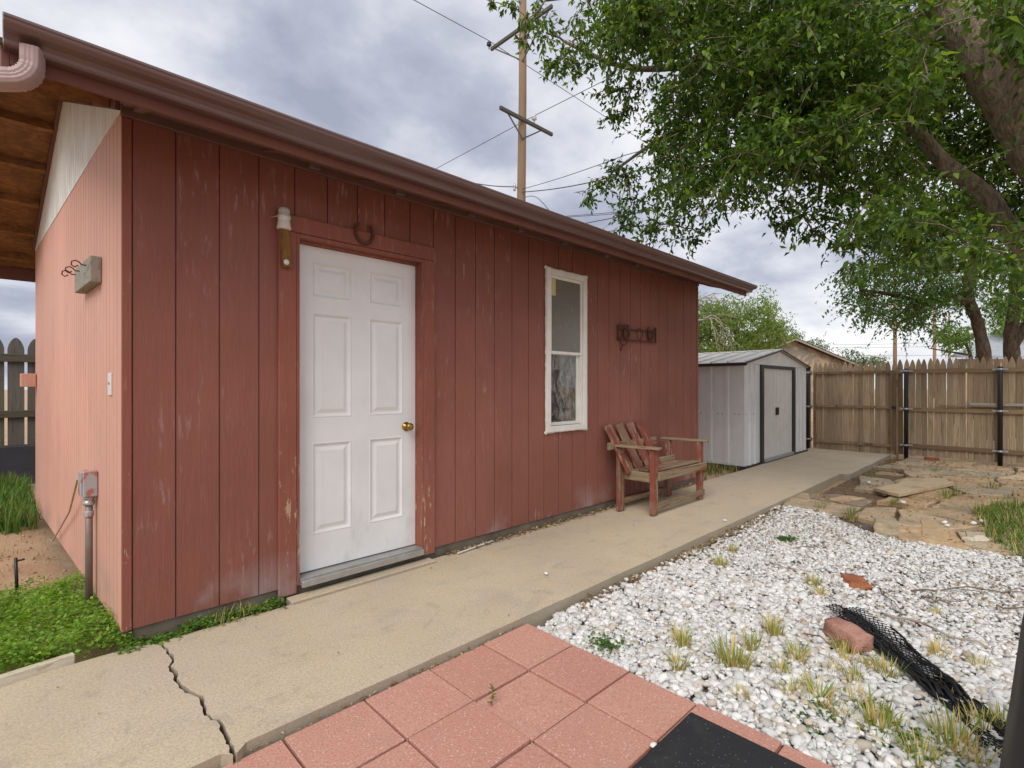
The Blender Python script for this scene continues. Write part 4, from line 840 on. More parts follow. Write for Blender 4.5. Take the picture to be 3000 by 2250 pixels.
MB().bbox(FXX - 0.05, FXX - 0.012, -2.72, -1.92, 0.845, 0.868, 0.003).build('loose_strip', M['railY'], fe)
MB().bbox(FXX - 0.03, FXX + 0.0, -3.6, -2.33, 0.872, 0.915, 0.003).build('loose_strip', M['boardwood'], fe)
for y_, zt in ((-1.455, 1.53), (-2.715, 1.535), (-4.0, 1.53), (-5.3, 1.53), (0.175, 1.55)):
    po = MB().tube([(FXX - 0.055, y_, -0.25), (FXX - 0.055, y_, zt - 0.005), (FXX - 0.055, y_, zt)], [0.034, 0.034, 0.030], 14).build('post', M['blackmetal'], fe)
    for z_ in (1.478, 0.775, 0.10): MB().lathe([(0.0365, -0.016), (0.038, -0.014), (0.038, 0.014), (0.0365, 0.016)], (FXX - 0.055, y_, z_ + .01), 14).box(FXX - 0.020, FXX - 0.0125, y_ - 0.098, y_ + 0.098, z_ - 0.006, z_ + 0.026).build('bracket', M['galv'], po)
ga = thing('wooden_gate', (FXX, -0.6, -0.1), 'brown wooden picket gate with a plain board frame at the end of the path', 'gate')
pickets(ga, 0.055, -1.27, -0.095)
for z_ in (1.475, 0.80, 0.075): MB().bbox(FXX - 0.015, FXX + 0.029, -1.205, 0.045, z_ - 0.026, z_ + 0.026, 0.004).build('rail', M['gatewood'], ga)
MB().bbox(FXX - 0.018, FXX + 0.029, 0.046, 0.09, -0.02, 1.505, 0.004).build('stile', M['gatewood'], ga); MB().bbox(FXX - 0.018, FXX + 0.029, -1.25, -1.206, -0.02, 1.505, 0.004).build('stile', M['gatewood'], ga)
MB().bbox(FXX - 0.05, FXX - 0.02, -1.30, -1.24, 0.78, 0.83, 0.004).build('latch', M['blackmetal'], ga)
gp = thing('gate_post', (FXX, -1.315, -0.15), 'thin brown wooden post between gate and fence', 'post'); MB().bbox(FXX - 0.02, FXX + 0.03, -1.335, -1.30, -0.2, 1.56, 0.004).build('post', M['gatewood'], gp)
# fence seen past the end wall
FY2 = 6.235; lf = thing('grey_fence', (-0.4, FY2, -0.1), 'grey weathered picket fence seen beyond the end wall', 'fence')
def picket_mesh_y(w, h, t, m, tip=0.15):
    half = [(w / 2, 0), (w / 2, h - tip), (w * 0.44, h - tip * 0.68), (w * 0.30, h - tip * 0.30), (w * 0.14, h - tip * 0.07), (0, h)]
    poly = half + [(-a, b) for a, b in half[-2::-1]]; return MB().prism([(a, 0, b) for a, b in poly], (0, t, 0)).mesh('picket', m)
gpk = picket_mesh_y(0.160, 1.94, 0.018, M['greypicket'])
x_ = -3.2
while x_ < 1.5: inst('picket', gpk, lf, (x_ + 0.01 + random.uniform(-.006, .006), FY2 + random.uniform(-.004, .004), -0.09 + random.uniform(-.01, .01)), (0, random.uniform(-.005, .005), 0)); x_ += 0.188
MB().bbox(-3.3, 1.6, FY2 - 0.042, FY2 - 0.005, 1.52, 1.625, 0.004).build('rail', M['greyrail'], lf); MB().bbox(-3.3, 1.6, FY2 - 0.042, FY2 - 0.005, 0.79, 0.885, 0.004).build('rail', M['greyrail'], lf)
shp = thing('leaning_sheet', (-0.6, FY2 - 0.12, -0.1), 'dark grey sheet panel leaning along the foot of the grey fence', 'panel')
MB().obox(Vector((-0.8, FY2 - 0.13, 0.17)), Vector((1, 0, 0)), Vector((0, 1, 0.12)).normalized(), Vector((0, -0.12, 1)).normalized(), 1.6, 0.01, 0.255, 0.003).build('sheet', M['darksheet'], shp)
MB().box(-2.4, 0.8, FY2 - 0.118, FY2 - 0.092, 0.415, 0.44).build('top_lip', M['greyrail'], shp)

# ================================================================== VEGETATION
def leaf_mesh(name, Pn, Dn, Nn, Lw, Ww, colr, mat):
    # one folded leaf per row: base, two sides, midrib, tip
    Dn = Dn / np.linalg.norm(Dn, axis=1, keepdims=True); Sd = np.cross(Nn, Dn); Sd /= (np.linalg.norm(Sd, axis=1, keepdims=True) + 1e-9); Nn = np.cross(Dn, Sd)
    L = Lw[:, None]; Wd = Ww[:, None]
    b = Pn; m = Pn + Dn * L * 0.45 - Nn * L * 0.02; t = Pn + Dn * L - Nn * L * 0.14
    l = Pn + Dn * L * 0.40 + Sd * Wd + Nn * Wd * 0.30; r = Pn + Dn * L * 0.40 - Sd * Wd + Nn * Wd * 0.30
    V = np.stack([b, l, m, r, t], 1).reshape(-1, 3); n = len(Pn); o = (np.arange(n) * 5)[:, None]
    Fq = np.concatenate([o + np.array([[0, 3, 2]]), o + np.array([[3, 4, 2]]), o + np.array([[0, 2, 1]]), o + np.array([[2, 4, 1]])], 0)
    return npmesh(name, V, Fq, mat, True, np.repeat(colr, 5, 0))
def leafcol(n, a, b, young=None, yf=0.0):
    t = rng.uniform(0, 1, n)[:, None]; c = np.array(a)[None] * (1 - t) + np.array(b)[None] * t; c *= rng.uniform(0.75, 1.25, n)[:, None]
    if young is not None: k = rng.uniform(0, 1, n) < yf; c[k] = np.array(young)[None] * rng.uniform(0.8, 1.15, k.sum())[:, None]
    return c
def clumps_from_poly(poly, n, dfun, inset=0):
    xs = [p[0] for p in poly]; ys_ = [p[1] for p in poly]; res = []
    while len(res) < n:
        x, y = rng.uniform(min(xs), max(xs)), rng.uniform(min(ys_), max(ys_))
        if inpoly(np.array([x]), np.array([y]), poly)[0]: res.append(P(x, y, dfun(x, y)))
    return res
def foliage(centres, radius, twigs, per, size, droop=0.35, flat=0.75):
    # twigs leave each clump centre; leaves sit alternately along every twig
    c = np.array([list(q) for q in centres]); n = len(c); rad = radius if np.ndim(radius) else np.full(n, radius)
    c = np.repeat(c, twigs, 0); rd = np.repeat(rad, twigs); m = len(c)
    d = rng.normal(0, 1, (m, 3)); d[:, 2] *= flat; d /= np.linalg.norm(d, axis=1, keepdims=True)
    ln = rd * rng.uniform(0.55, 1.25, m); start = c + rng.normal(0, 0.25, (m, 3)) * rd[:, None]
    t = (np.arange(per) + rng.uniform(0, 1, (m, per))) / per; tt = t[:, :, None]
    pos = start[:, None] + d[:, None] * ln[:, None, None] * tt; pos[:, :, 2] -= (droop * ln[:, None] * t ** 2)
    side = rng.normal(0, 1, (m, per, 3)); dirv = d[:, None] * 0.6 + side * 0.7; dirv[:, :, 2] -= 0.55
    nrm = rng.normal(0, 0.55, (m, per, 3)); nrm[:, :, 2] += 1.0
    k = m * per; L = size * rng.uniform(0.6, 1.3, k)
    tips = start + d * ln[:, None]; tips[:, 2] -= droop * ln
    kp_ = rng.uniform(0, 1, k) < np.repeat(np.clip((rd / max(rad)) ** 1.5 + 0.06, 0, 1), per)      # small sprays carry fewer leaves
    return pos.reshape(k, 3)[kp_], dirv.reshape(k, 3)[kp_], nrm.reshape(k, 3)[kp_], L[kp_], start, tips
def curve(a, b, sag=0.0, n=5, j=0.0):
    a = Vector(a); b = Vector(b); return [a.lerp(b, i / n) + Vector((random.uniform(-j, j), random.uniform(-j, j), sag * math.sin(math.pi * i / n) + random.uniform(-j, j))) * (0 if i in (0, n) else 1) for i in range(n + 1)]
def smooth_path(pts, n=5):
    out = []; pts = [Vector(p) for p in pts]
    for i in range(len(pts) - 1):
        p0 = pts[max(i - 1, 0)]; p1 = pts[i]; p2 = pts[i + 1]; p3 = pts[min(i + 2, len(pts) - 1)]
        for k in range(n):
            t = k / n; out.append(0.5 * ((2 * p1) + (p2 - p0) * t + (2 * p0 - 5 * p1 + 4 * p2 - p3) * t * t + (3 * p1 - p0 - 3 * p2 + p3) * t ** 3))
    out.append(pts[-1]); return out
def limb(mb, pts, r0, r1, n=10, rough=0.08):
    q = smooth_path(pts); m = len(q); rr = [(r0 + (r1 - r0) * i / (m - 1)) * (1 + random.uniform(-rough, rough)) for i in range(m)]; mb.tube(q, rr, n); return q

def tree(name, label, limbs, centres, radius, twigs, per, size, colA, colB, young, yf, bark, group=None, droop=0.35, branch_r=0.012, twig_show=0.0):
    base = limbs[0][0][0]
    t = thing(name, base, label, 'tree', group); skel = []
    tm = MB(); q = limb(tm, limbs[0][0], *limbs[0][1:3], n=14); skel += [(p, 0) for p in q[len(q) // 3:]]; tm.build('trunk', bark, t)
    for i, (pts, r0, r1) in enumerate(limbs[1:]):
        lm = MB(); q = limb(lm, pts, r0, r1); skel += [(p, 1) for p in q]; lm.build('limb', bark, t)
    br = MB(); nodes = [(p, 1.0) for p, _ in skel]                  # grow outwards: each clump hangs on the nearest limb point or earlier clump
    for c in sorted((Vector(c) for c in centres), key=lambda c: min((s_[0] - c).length for s_ in skel)):
        p, th = min(nodes, key=lambda s_: (s_[0] - c).length * (1.25 - 0.25 * s_[1])); th2 = max(0.35, th * 0.8); nodes.append((c, th2))
        if (p - c).length > 0.05: pts = curve(p, c, 0.06 * (p - c).length, 4, 0.05 * (p - c).length); br.tube(pts, [branch_r * (th + (th2 - th) * i / 4) for i in range(5)], 5)
    pos, dirv, nrm, L, st, tips = foliage(centres, radius, twigs, per, size, droop)
    if twig_show:
        for a, b in zip(st, tips):
            if random.random() < twig_show: br.tube(curve(a, b, 0.02, 3), [branch_r * 0.35, branch_r * 0.3, branch_r * 0.25, branch_r * 0.15], 4, False)
    br.build('branches', bark, t)['kind'] = 'stuff'
    me = leaf_mesh('crown', pos, dirv, nrm, L, L * rng.uniform(0.18, 0.26, len(L)), leafcol(len(L), colA, colB, young, yf), M['leaf'])
    o = bpy.data.objects.new('crown', me); o['kind'] = 'stuff'; col.objects.link(o); o.parent = t; o.location = -Vector(base); ORG[o] = Vector((0, 0, 0))
    return t

# the big shade tree, trunk just outside the frame, crown spreading over the yard
def bd(x, y):
    base = 6.6 - 2.2 * min(1, max(0, (x - 1500) / 1500)); return base + rng.uniform(-1.0, 1.3)
CROWN = [(1600, -40), (1660, 60), (1760, 130), (1880, 170), (1930, 300), (1930, 480), (1900, 540), (1990, 590), (2060, 520), (2200, 500), (2300, 470), (2420, 530), (2520, 610), (2620, 690), (2780, 710), (2900, 720), (2990, 790), (3120, 800), (3300, 640), (3300, -60)]
OVER = [(1480, -40), (1700, -420), (2300, -800), (3300, -900), (4200, -500), (4300, 500), (3300, 760), (3300, -40)]
TRK = [(3095, 530), (2990, 350), (2905, 215), (2840, 120)]; TR2 = [(2975, 690), (2890, 575), (2780, 490), (2700, 400)]
def segd(x, y, L_):
    best = 1e9
    for (a, b), (c, d) in zip(L_, L_[1:]):
        u = max(0, min(1, ((x - a) * (c - a) + (y - b) * (d - b)) / ((c - a) ** 2 + (d - b) ** 2))); best = min(best, math.hypot(x - a - u * (c - a), y - b - u * (d - b)))
    return best
def bd2(x, y):
    d_ = bd(x, y)
    if segd(x, y, TRK) < 175: d_ = max(d_, 6.2 + rng.uniform(0, .8))
    if segd(x, y, TR2) < 110: d_ = max(d_, 6.5 + rng.uniform(0, .8))
    return d_
cen = clumps_from_poly(CROWN, 390, bd2); rad_ = [0.42] * len(cen); ov = clumps_from_poly(OVER, 85, lambda x, y: 5.6 + rng.uniform(-1.6, 1.6)); cen += ov; rad_ += [0.42] * len(ov)
for x, y, d_, k in ((1500, 15, 6.3, .13), (1545, 60, 6.3, .16), (1535, 115, 6.4, .12), (1580, 30, 6.3, .25), (1600, 95, 6.2, .22), (1650, 170, 6.2, .25), (1635, 190, 6.3, .16), (1690, 215, 6.2, .2), (1600, 185, 6.2, .1), (1720, 150, 6.1, .3), (1790, 345, 6.4, .15), (1830, 330, 6.3, .2), (1780, 270, 6.2, .22), (1850, 260, 6.2, .3), (1725, 570, 6.6, .14), (1770, 540, 6.5, .22), (1800, 490, 6.4, .2), (1840, 520, 6.4, .28), (1850, 600, 6.4, .3), (1830, 650, 6.5, .25), (1900, 670, 6.4, .3), (1970, 660, 6.4, .3), (2040, 680, 6.2, .22), (2110, 600, 6.0, .28), (2190, 580, 5.9, .3), (2280, 600, 5.6, .25), (2295, 660, 5.5, .13), (2350, 630, 5.5, .25), (2380, 680, 5.5, .14), (2430, 650, 5.3, .25), (2500, 700, 5.2, .3), (2590, 730, 5.2, .3), (1440, 8, 6.3, .05), (2880, 720, 3.6, .22), (2640, 640, 3.7, .25), (2700, 120, 3.3, .25), (2720, 230, 3.2, .2), (2960, 20, 3.1, .2), (2990, 780, 3.2, .2), (2560, 640, 3.8, .25)): cen.append(P(x, y, d_)); rad_.append(k)
tb = G(3290, 1519, -0.15); tb.z = -0.2
limbs = [([tb, P(3290, 1180, 5.0), P(3215, 820, 4.9), P(3095, 530, 4.8), P(2990, 350, 4.8), P(2905, 215, 4.8), P(2840, 120, 4.9), P(2700, -100, 5.0)], 0.27, 0.15),
         ([P(3215, 850, 4.9), P(3000, 725, 5.2), P(2890, 575, 5.4), P(2780, 490, 5.5), P(2700, 400, 5.6), P(2610, 320, 5.8)], 0.10, 0.06),
         ([P(2610, 320, 5.8), P(2480, 325, 6.0), P(2370, 345, 6.0), P(2270, 430, 6.1), P(2150, 500, 6.2), P(1990, 570, 6.4)], 0.065, 0.02),
         ([P(2840, 120, 4.9), P(2560, 90, 5.4), P(2350, 160, 5.8), P(2100, 180, 6.1), P(1850, 200, 6.2), P(1650, 120, 6.3)], 0.09, 0.018),
         ([P(2700, -100, 5.0), P(2300, -160, 5.6), P(1950, -60, 6.0), P(1600, 0, 6.3)], 0.10, 0.02),
         ([P(2350, 160, 5.8), P(2150, 330, 6.1), P(1950, 400, 6.3), P(1800, 500, 6.5)], 0.05, 0.015),
         ([P(2480, 325, 6.0), P(2420, 460, 5.8), P(2400, 580, 5.6)], 0.05, 0.02),
         ([P(3095, 530, 4.8), P(3150, 200, 4.6), P(3400, -100, 4.6)], 0.15, 0.05)]
tree('shade_tree', 'large leafy tree spreading its branches over the yard in front of the picket fence', limbs, cen, np.array(rad_), 19, 14, 0.076, (0.045, 0.095, 0.016), (0.095, 0.165, 0.024), (0.20, 0.31, 0.045), 0.17, M['bark'], branch_r=0.013, twig_show=0.22)
# trees standing behind the fence
def dcon(d_, v): return lambda x, y: d_ + rng.uniform(-v, v)
def gp_(x, d_, z=-0.2): p = P(x, HY, d_); return Vector((p.x, p.y, z))
cen = clumps_from_poly([(2480, 780), (2560, 735), (2850, 740), (2870, 860), (2720, 900), (2700, 950), (2560, 930), (2490, 860)], 95, dcon(13.2, 1.4))
tree('dark_tree', 'dark-trunked leaning tree with a bare side limb behind the fence', [([gp_(2900, 13), P(2885, 1060, 13), P(2865, 950, 13), P(2838, 870, 13), P(2850, 770, 13), P(2900, 650, 13)], 0.155, 0.09), ([P(2845, 890, 13), P(2790, 876, 12.9), P(2710, 884, 12.8), P(2600, 860, 12.6), P(2520, 850, 12.5)], 0.10, 0.03), ([P(2850, 780, 13), P(2760, 790, 13), P(2600, 780, 13.2)], 0.07, 0.02)], cen, 0.55, 13, 10, 0.10, (0.045, 0.10, 0.025), (0.085, 0.16, 0.035), (0.13, 0.23, 0.045), 0.1, M['barkdark'], 'trees behind the fence', branch_r=0.02, twig_show=0.15)
cen = clumps_from_poly([(2880, 770), (3000, 700), (3200, 760), (3200, 900), (3010, 950), (2900, 900)], 70, dcon(13.8, 1.4))
tree('dark_tree', 'straight dark-trunked tree with a forked limb behind the fence', [([gp_(2968, 13.6), P(2965, 1060, 13.6), P(2962, 980, 13.6), P(2975, 880, 13.6), P(2985, 760, 13.6)], 0.18, 0.12), ([P(2970, 1010, 13.6), P(3000, 960, 13.6), P(3060, 880, 13.6)], 0.13, 0.08)], cen, 0.6, 13, 10, 0.10, (0.05, 0.11, 0.026), (0.095, 0.18, 0.035), (0.15, 0.27, 0.05), 0.18, M['barkdark'], 'trees behind the fence', branch_r=0.02)
cen = clumps_from_poly([(2745, 985), (2790, 935), (2850, 965), (2870, 1000), (2800, 1015)], 22, dcon(21, 1)) 
tree('young_tree', 'small bright green tree between the fence and the far poles', [([gp_(2850, 21), P(2845, 1060, 21), P(2830, 1010, 21), P(2800, 980, 21)], 0.10, 0.03), ([P(2838, 1040, 21), P(2780, 1030, 21), P(2720, 1020, 21)], 0.05, 0.015), ([P(2860, 1050, 21), P(2880, 1000, 21)], 0.05, 0.02)], cen, 0.42, 12, 8, 0.13, (0.09, 0.17, 0.04), (0.13, 0.22, 0.05), (0.17, 0.28, 0.06), 0.2, M['barkdark'], 'trees behind the fence', branch_r=0.018, twig_show=0.3)
cen = clumps_from_poly([(2900, 900), (3060, 880), (3100, 980), (2925, 1010)], 36, dcon(25, 1.5))
tree('young_tree', 'bright green bushy tree glimpsed between the dark trunks', [([gp_(2960, 25), P(2950, 1020, 25), P(2945, 950, 25)], 0.16, 0.06)], cen, 0.7, 12, 9, 0.15, (0.11, 0.20, 0.04), (0.16, 0.26, 0.05), (0.2, 0.32, 0.06), 0.2, M['barkdark'], 'trees behind the fence', branch_r=0.02)
# big pale tree behind the metal shed
cen = clumps_from_poly([(1960, 880), (2060, 885), (2150, 875), (2175, 895), (2240, 868), (2270, 900), (2290, 945), (2300, 965), (2280, 1010), (2270, 1050), (1960, 1060)], 230, dcon(21, 2))
tree('pale_tree', 'pale green bushy tree with a dead branch behind the metal shed', [([gp_(2140, 21), P(2145, 1090, 21), P(2160, 1000, 21), P(2150, 930, 21)], 0.22, 0.08), ([P(2150, 1050, 21), P(2080, 980, 20.5), P(2020, 930, 20.2)], 0.10, 0.03), ([P(2155, 1020, 21), P(2230, 960, 21), P(2260, 910, 21)], 0.10, 0.03)], cen, 0.62, 13, 9, 0.115, (0.15, 0.22, 0.055), (0.21, 0.29, 0.075), (0.26, 0.35, 0.09), 0.15, M['barkdark'], 'trees behind the sheds', branch_r=0.02, twig_show=0.1)
dm_ = MB()
def dead(a, b, r, depth):
    pts = curve(a, b, 0.0, 5, 0.05 * (Vector(b) - Vector(a)).length); dm_.tube(pts, [r * (1 - 0.7 * i / 5) for i in range(6)], 5)
    if depth:
        for k in (2, 3, 4, 5):
            d_ = (Vector(b) - Vector(a)) * 0.5; d_ = Vector((d_.x + random.uniform(-.4, .4), d_.y + random.uniform(-.4, .4), d_.z + random.uniform(-.6, .1))); dead(pts[k], pts[k] + d_, r * 0.5, depth - 1)
db0 = thing('dead_branch', P(2010, 940, 18.6), 'bare bleached dead branch in front of the pale green tree', 'branch')
dead(P(1990, 938, 18.8), P(2100, 935, 18.6), 0.06, 0); dead(P(2095, 932, 18.6), P(2135, 975, 18.5), 0.035, 2); dead(P(2080, 932, 18.6), P(2092, 970, 18.5), 0.025, 1); dead(P(2000, 895, 18.7), P(2085, 862, 18.6), 0.035, 1); dead(P(2060, 930, 18.6), P(2112, 920, 18.6), 0.03, 1)
dm_.build('bare_wood', M['deadwood'], db0)
for nm, lab, poly, n_, d_, bx, sz in (('hedge_tree', 'low dark bush showing behind the tan gable roof', [(2300, 985), (2330, 975), (2350, 1000), (2290, 1020)], 14, 42, 2318, .16), ('hedge_tree', 'rounded green bush top behind the right slope of the tan gable', [(2350, 1010), (2375, 992), (2415, 1010), (2420, 1040), (2360, 1040)], 18, 42, 2385, .18), ('hedge_tree', 'sparse pale shrub rising beyond the gate', [(2470, 1020), (2490, 1015), (2515, 1040), (2550, 1025), (2585, 1060), (2580, 1085), (2480, 1075)], 24, 38, 2530, .17)):
    c_ = clumps_from_poly(poly, n_, dcon(d_, 1)); tree(nm, lab, [([gp_(bx, d_), P(bx, 1100, d_), P(bx, 1050, d_)], 0.15, 0.06)], c_, 0.75, 11, 8, sz, (0.10, 0.155, 0.05), (0.14, 0.20, 0.06), None, 0, M['barkdark'], 'far bushes', branch_r=0.03)

# ------------------------------------------------------------------ grass
def tuft_mesh(n, h, spread, green, dry, dryf, w=0.0035, flat=0.5):
    V = []; Fc = []; Cc = []
    for i in range(n):
        a = random.uniform(0, 2 * math.pi); r = spread * 0.35 * math.sqrt(random.random()); b = Vector((r * math.cos(a), r * math.sin(a), -0.01))
        lean = random.uniform(0.1, 1.0) * flat; hh = h * random.uniform(0.45, 1.1); d = Vector((math.cos(a + random.uniform(-.7, .7)), math.sin(a + random.uniform(-.7, .7)), 0)); s_ = Vector((-d.y, d.x, 0)); ww = w * random.uniform(0.6, 1.4)
        isd = random.random() < dryf; c0 = Vector(dry if isd else green) * random.uniform(0.75, 1.2); cbase = Vector(dry) * random.uniform(.6, 1.0)
        k0 = len(V); nseg = 4
        for q in range(nseg + 1):
            t = q / nseg; p = b + Vector((0, 0, hh * (t - 0.28 * lean * t * t))) + d * (hh * lean * t ** 1.7); wq = ww * (1 - t) ** 0.6 if t < 1 else 0.0002
            V += [p - s_ * wq, p + s_ * wq]; cx = cbase.lerp(c0, min(1, t * 1.6)); Cc += [tuple(cx), tuple(cx)]
        Fc += [(k0 + 2 * q, k0 + 2 * q + 1, k0 + 2 * q + 3, k0 + 2 * q + 2) for q in range(nseg)]
    return npmesh('blades', np.array([tuple(v) for v in V]), np.array(Fc), M['blade'], True, np.array(Cc))
GR = (0.21, 0.31, 0.055); DR = (0.64, 0.50, 0.21)
tufts = {'mix': [tuft_mesh(80, 0.115, 0.13, GR, DR, 0.5, 0.0035, 0.75) for _ in range(4)], 'dry': [tuft_mesh(60, 0.09, 0.12, GR, DR, 0.85, 0.003, 0.8) for _ in range(3)], 'green': [tuft_mesh(40, 0.13, 0.12, (0.105, 0.20, 0.035), DR, 0.12, 0.003, 0.7) for _ in range(3)], 'thin': [tuft_mesh(10, 0.16, 0.06, (0.14, 0.19, 0.09), DR, 0.2, 0.0018, 0.35) for _ in range(2)]}
LABT = {'mix': 'half-dry grass tuft growing out of the white gravel', 'dry': 'dry yellow grass tuft growing out of the white gravel', 'green': 'fresh green grass tuft growing between the flagstones', 'thin': 'thin wispy grass sprouting from the white gravel'}
TL = [('mix', 2000, 1890, 1.05), ('mix', 1985, 1960, .85), ('mix', 2140, 1945, 1.25), ('mix', 2170, 1960, 0.9), ('mix', 2270, 1860, 1.0), ('mix', 2335, 1935, 1.0), ('mix', 2205, 1900, .8), ('dry', 2475, 1935, .9), ('mix', 2470, 1910, .8), ('mix', 2400, 2065, 1.15), ('dry', 2310, 2040, 1.0), ('dry', 2170, 2050, .8), ('mix', 2290, 1975, .8), ('mix', 2600, 1985, 1.0), ('dry', 2750, 1925, 1.1), ('dry', 2870, 1965, .9), ('mix', 2570, 2130, 1.2), ('dry', 2500, 2060, 1.1), ('mix', 2580, 2165, 1.0), ('mix', 2790, 2200, 1.3), ('dry', 2850, 2245, 1.1), ('mix', 2780, 2040, .8), ('dry', 2400, 1745, 1.0), ('mix', 2385, 1720, .9), ('mix', 2110, 1665, 1.0), ('mix', 2145, 1620, .8), ('thin', 2460, 1590, 1.0), ('thin', 2105, 1690, .8), ('green', 2495, 1522, 1.2), ('green', 2405, 1500, 1.1), ('green', 2590, 1700 - 110, .45), ('mix', 2500, 2000, .8), ('dry', 2445, 1975, .9), ('dry', 2560, 1840 + 130, .7), ('dry', 2740, 1800, .7), ('mix', 2940, 2150, 1.0), ('green', 2845, 1600, .7), ('green', 2620, 1480, 1.0), ('green', 2765, 1465, 1.4), ('green', 2800, 1455, 1.3), ('green', 2555, 1405, 1.2), ('green', 2740, 1385, 1.0), ('green', 2900, 1440, 1.5), ('green', 2615, 1352, .9), ('green', 2760, 1365, 1.0), ('green', 2580, 1368, .8), ('green', 2950, 1470, .9), ('mix', 2700, 2250, 1.1), ('mix', 2880, 2150, 1.0), ('dry', 2630, 2140, .9), ('dry', 2350, 2010, .8), ('dry', 2450, 2110, .9), ('dry', 2540, 1950, .8)]
LANDM = [(tuple(G(x_, y_, -.13).xy), l_) for x_, y_, l_ in ((2495, 1865, 'in the gravel beside the pink brick'), (2508, 1706, 'in the gravel near the orange stone'), (2700, 2040, 'in the gravel beside the middle of the netting'), (2880, 2180, 'in the gravel by the lower end of the netting'), (1900, 1930, 'in the gravel close to the corner of the pavers'), (2250, 2010, 'in the gravel along the paver edging strip'), (2120, 1640, 'in the gravel near the path edge'), (2305, 1582, 'in the gravel by the dark rounded weed'), (2150, 1900, 'in the gravel between pavers and pink brick'), (2480, 2120, 'in the gravel around the leafy weed patch'), (2760, 1880, 'in the gravel beyond the netting'))]
LANDF = [(tuple(G(x_, y_, -.13).xy), l_) for x_, y_, l_ in ((2450, 1510, 'where the flagstones meet the gravel'), (2680, 1425, 'by the loose pale orange slab'), (2930, 1450, 'beside the patch of bright green grass'), (2600, 1360, 'among the flagstones by the fence post'), (2760, 1370, 'among the flagstones below the red brick'), (2560, 1400, 'between the flagstones beside the path pad'))]
for i, (k, x, y, s_) in enumerate(TL):
    p = G(x, y, -0.14); o = inst('grass_tuft', tufts[k][i % len(tufts[k])], None, p, (0, 0, random.uniform(0, 6.28)), (s_, s_, s_ * random.uniform(.85, 1.15)))
    near_ = min(LANDM, key=lambda m_: (Vector(m_[0]) - p.xy).length) if k != 'green' else min(LANDF, key=lambda m_: (Vector(m_[0]) - p.xy).length)
    size_ = 'broad' if s_ >= 1.1 else 'small' if s_ < 0.85 else 'medium'
    tag(o, '%s %s grass tuft %s' % (size_, {'mix': 'half-dry', 'dry': 'dry yellow', 'green': 'fresh green', 'thin': 'thin wispy'}[k], near_[1]), 'grass', 'grass tufts in gravel and paving')
def blades_area(name, label, pts, h, per, green, dry, dryf, w=0.0032):
    V = []; Fc = []; Cc = []; k0 = 0
    for p in pts:
        for _ in range(per):
            a = random.uniform(0, 6.283); d = Vector((math.cos(a), math.sin(a), 0)); s_ = Vector((-d.y, d.x, 0)); hh = h * random.uniform(.5, 1.15); lean = random.uniform(.1, .8); ww = w * random.uniform(.6, 1.5)
            b = Vector(p) + Vector((random.gauss(0, .02), random.gauss(0, .02), 0)); c0 = Vector(dry if random.random() < dryf else green) * random.uniform(.7, 1.25)
            for q in range(4):
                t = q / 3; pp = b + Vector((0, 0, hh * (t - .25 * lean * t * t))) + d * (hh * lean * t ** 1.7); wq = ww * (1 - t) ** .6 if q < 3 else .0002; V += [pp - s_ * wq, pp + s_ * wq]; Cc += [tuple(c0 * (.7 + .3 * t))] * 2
            Fc += [(k0 + 2 * q, k0 + 2 * q + 1, k0 + 2 * q + 3, k0 + 2 * q + 2) for q in range(3)]; k0 += 8
    o = place(bpy.data.objects.new(name, npmesh(name, np.array([tuple(v) for v in V]), np.array(Fc), M['blade'], True, np.array(Cc))), None, (0, 0, 0)); return tag(o, label, 'grass', kind='stuff')
def rp(poly, n, z): x, y = scatter(poly, n * 3); return [(a, b, z) for a, b in zip(x[:n], y[:n])]
# rank grass by the flagstones at the right, and along the left fence
gpoly = [tuple(G(*q, -0.13).xy) for q in ((2850, 1500), (2960, 1485), (3060, 1500), (3080, 1660), (2990, 1640), (2900, 1600), (2880, 1560))]
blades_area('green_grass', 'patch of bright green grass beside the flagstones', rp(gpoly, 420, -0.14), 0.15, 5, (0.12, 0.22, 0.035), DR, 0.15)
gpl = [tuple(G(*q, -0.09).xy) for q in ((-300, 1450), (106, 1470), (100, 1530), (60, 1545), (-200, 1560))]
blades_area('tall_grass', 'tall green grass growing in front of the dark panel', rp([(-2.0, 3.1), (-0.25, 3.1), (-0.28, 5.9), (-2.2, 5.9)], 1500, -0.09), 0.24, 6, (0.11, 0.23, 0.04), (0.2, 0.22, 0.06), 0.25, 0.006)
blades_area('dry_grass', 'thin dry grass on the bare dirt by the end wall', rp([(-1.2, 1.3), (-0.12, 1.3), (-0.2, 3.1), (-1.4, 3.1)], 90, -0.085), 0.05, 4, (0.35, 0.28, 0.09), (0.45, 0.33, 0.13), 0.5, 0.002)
# low leafy weeds
def weeds(name, label, pts, size, lay, colA, colB, hmax):
    pts = np.array(pts); n = len(pts); m = n * lay; base = np.repeat(pts, lay, 0) + np.stack([rng.normal(0, .022, m), rng.normal(0, .022, m), np.zeros(m)], 1)
    hh = np.array([0.5 + 0.5 * mnoise.noise(Vector((p[0] * 7, p[1] * 7, .5))) for p in pts]); base[:, 2] += np.repeat(hh, lay) * hmax * rng.uniform(.15, 1, m)
    d = rng.normal(0, 1, (m, 3)); d[:, 2] = rng.uniform(-.2, .5, m); nr = rng.normal(0, .5, (m, 3)); nr[:, 2] += 1
    L = size * rng.uniform(.6, 1.35, m); me = leaf_mesh(name, base, d, nr, L, L * .36, leafcol(m, colA, colB, (0.24, 0.34, 0.05), .12), M['leaf'])
    return tag(place(bpy.data.objects.new(name, me), None, (0, 0, 0)), label, 'weeds', kind='stuff')
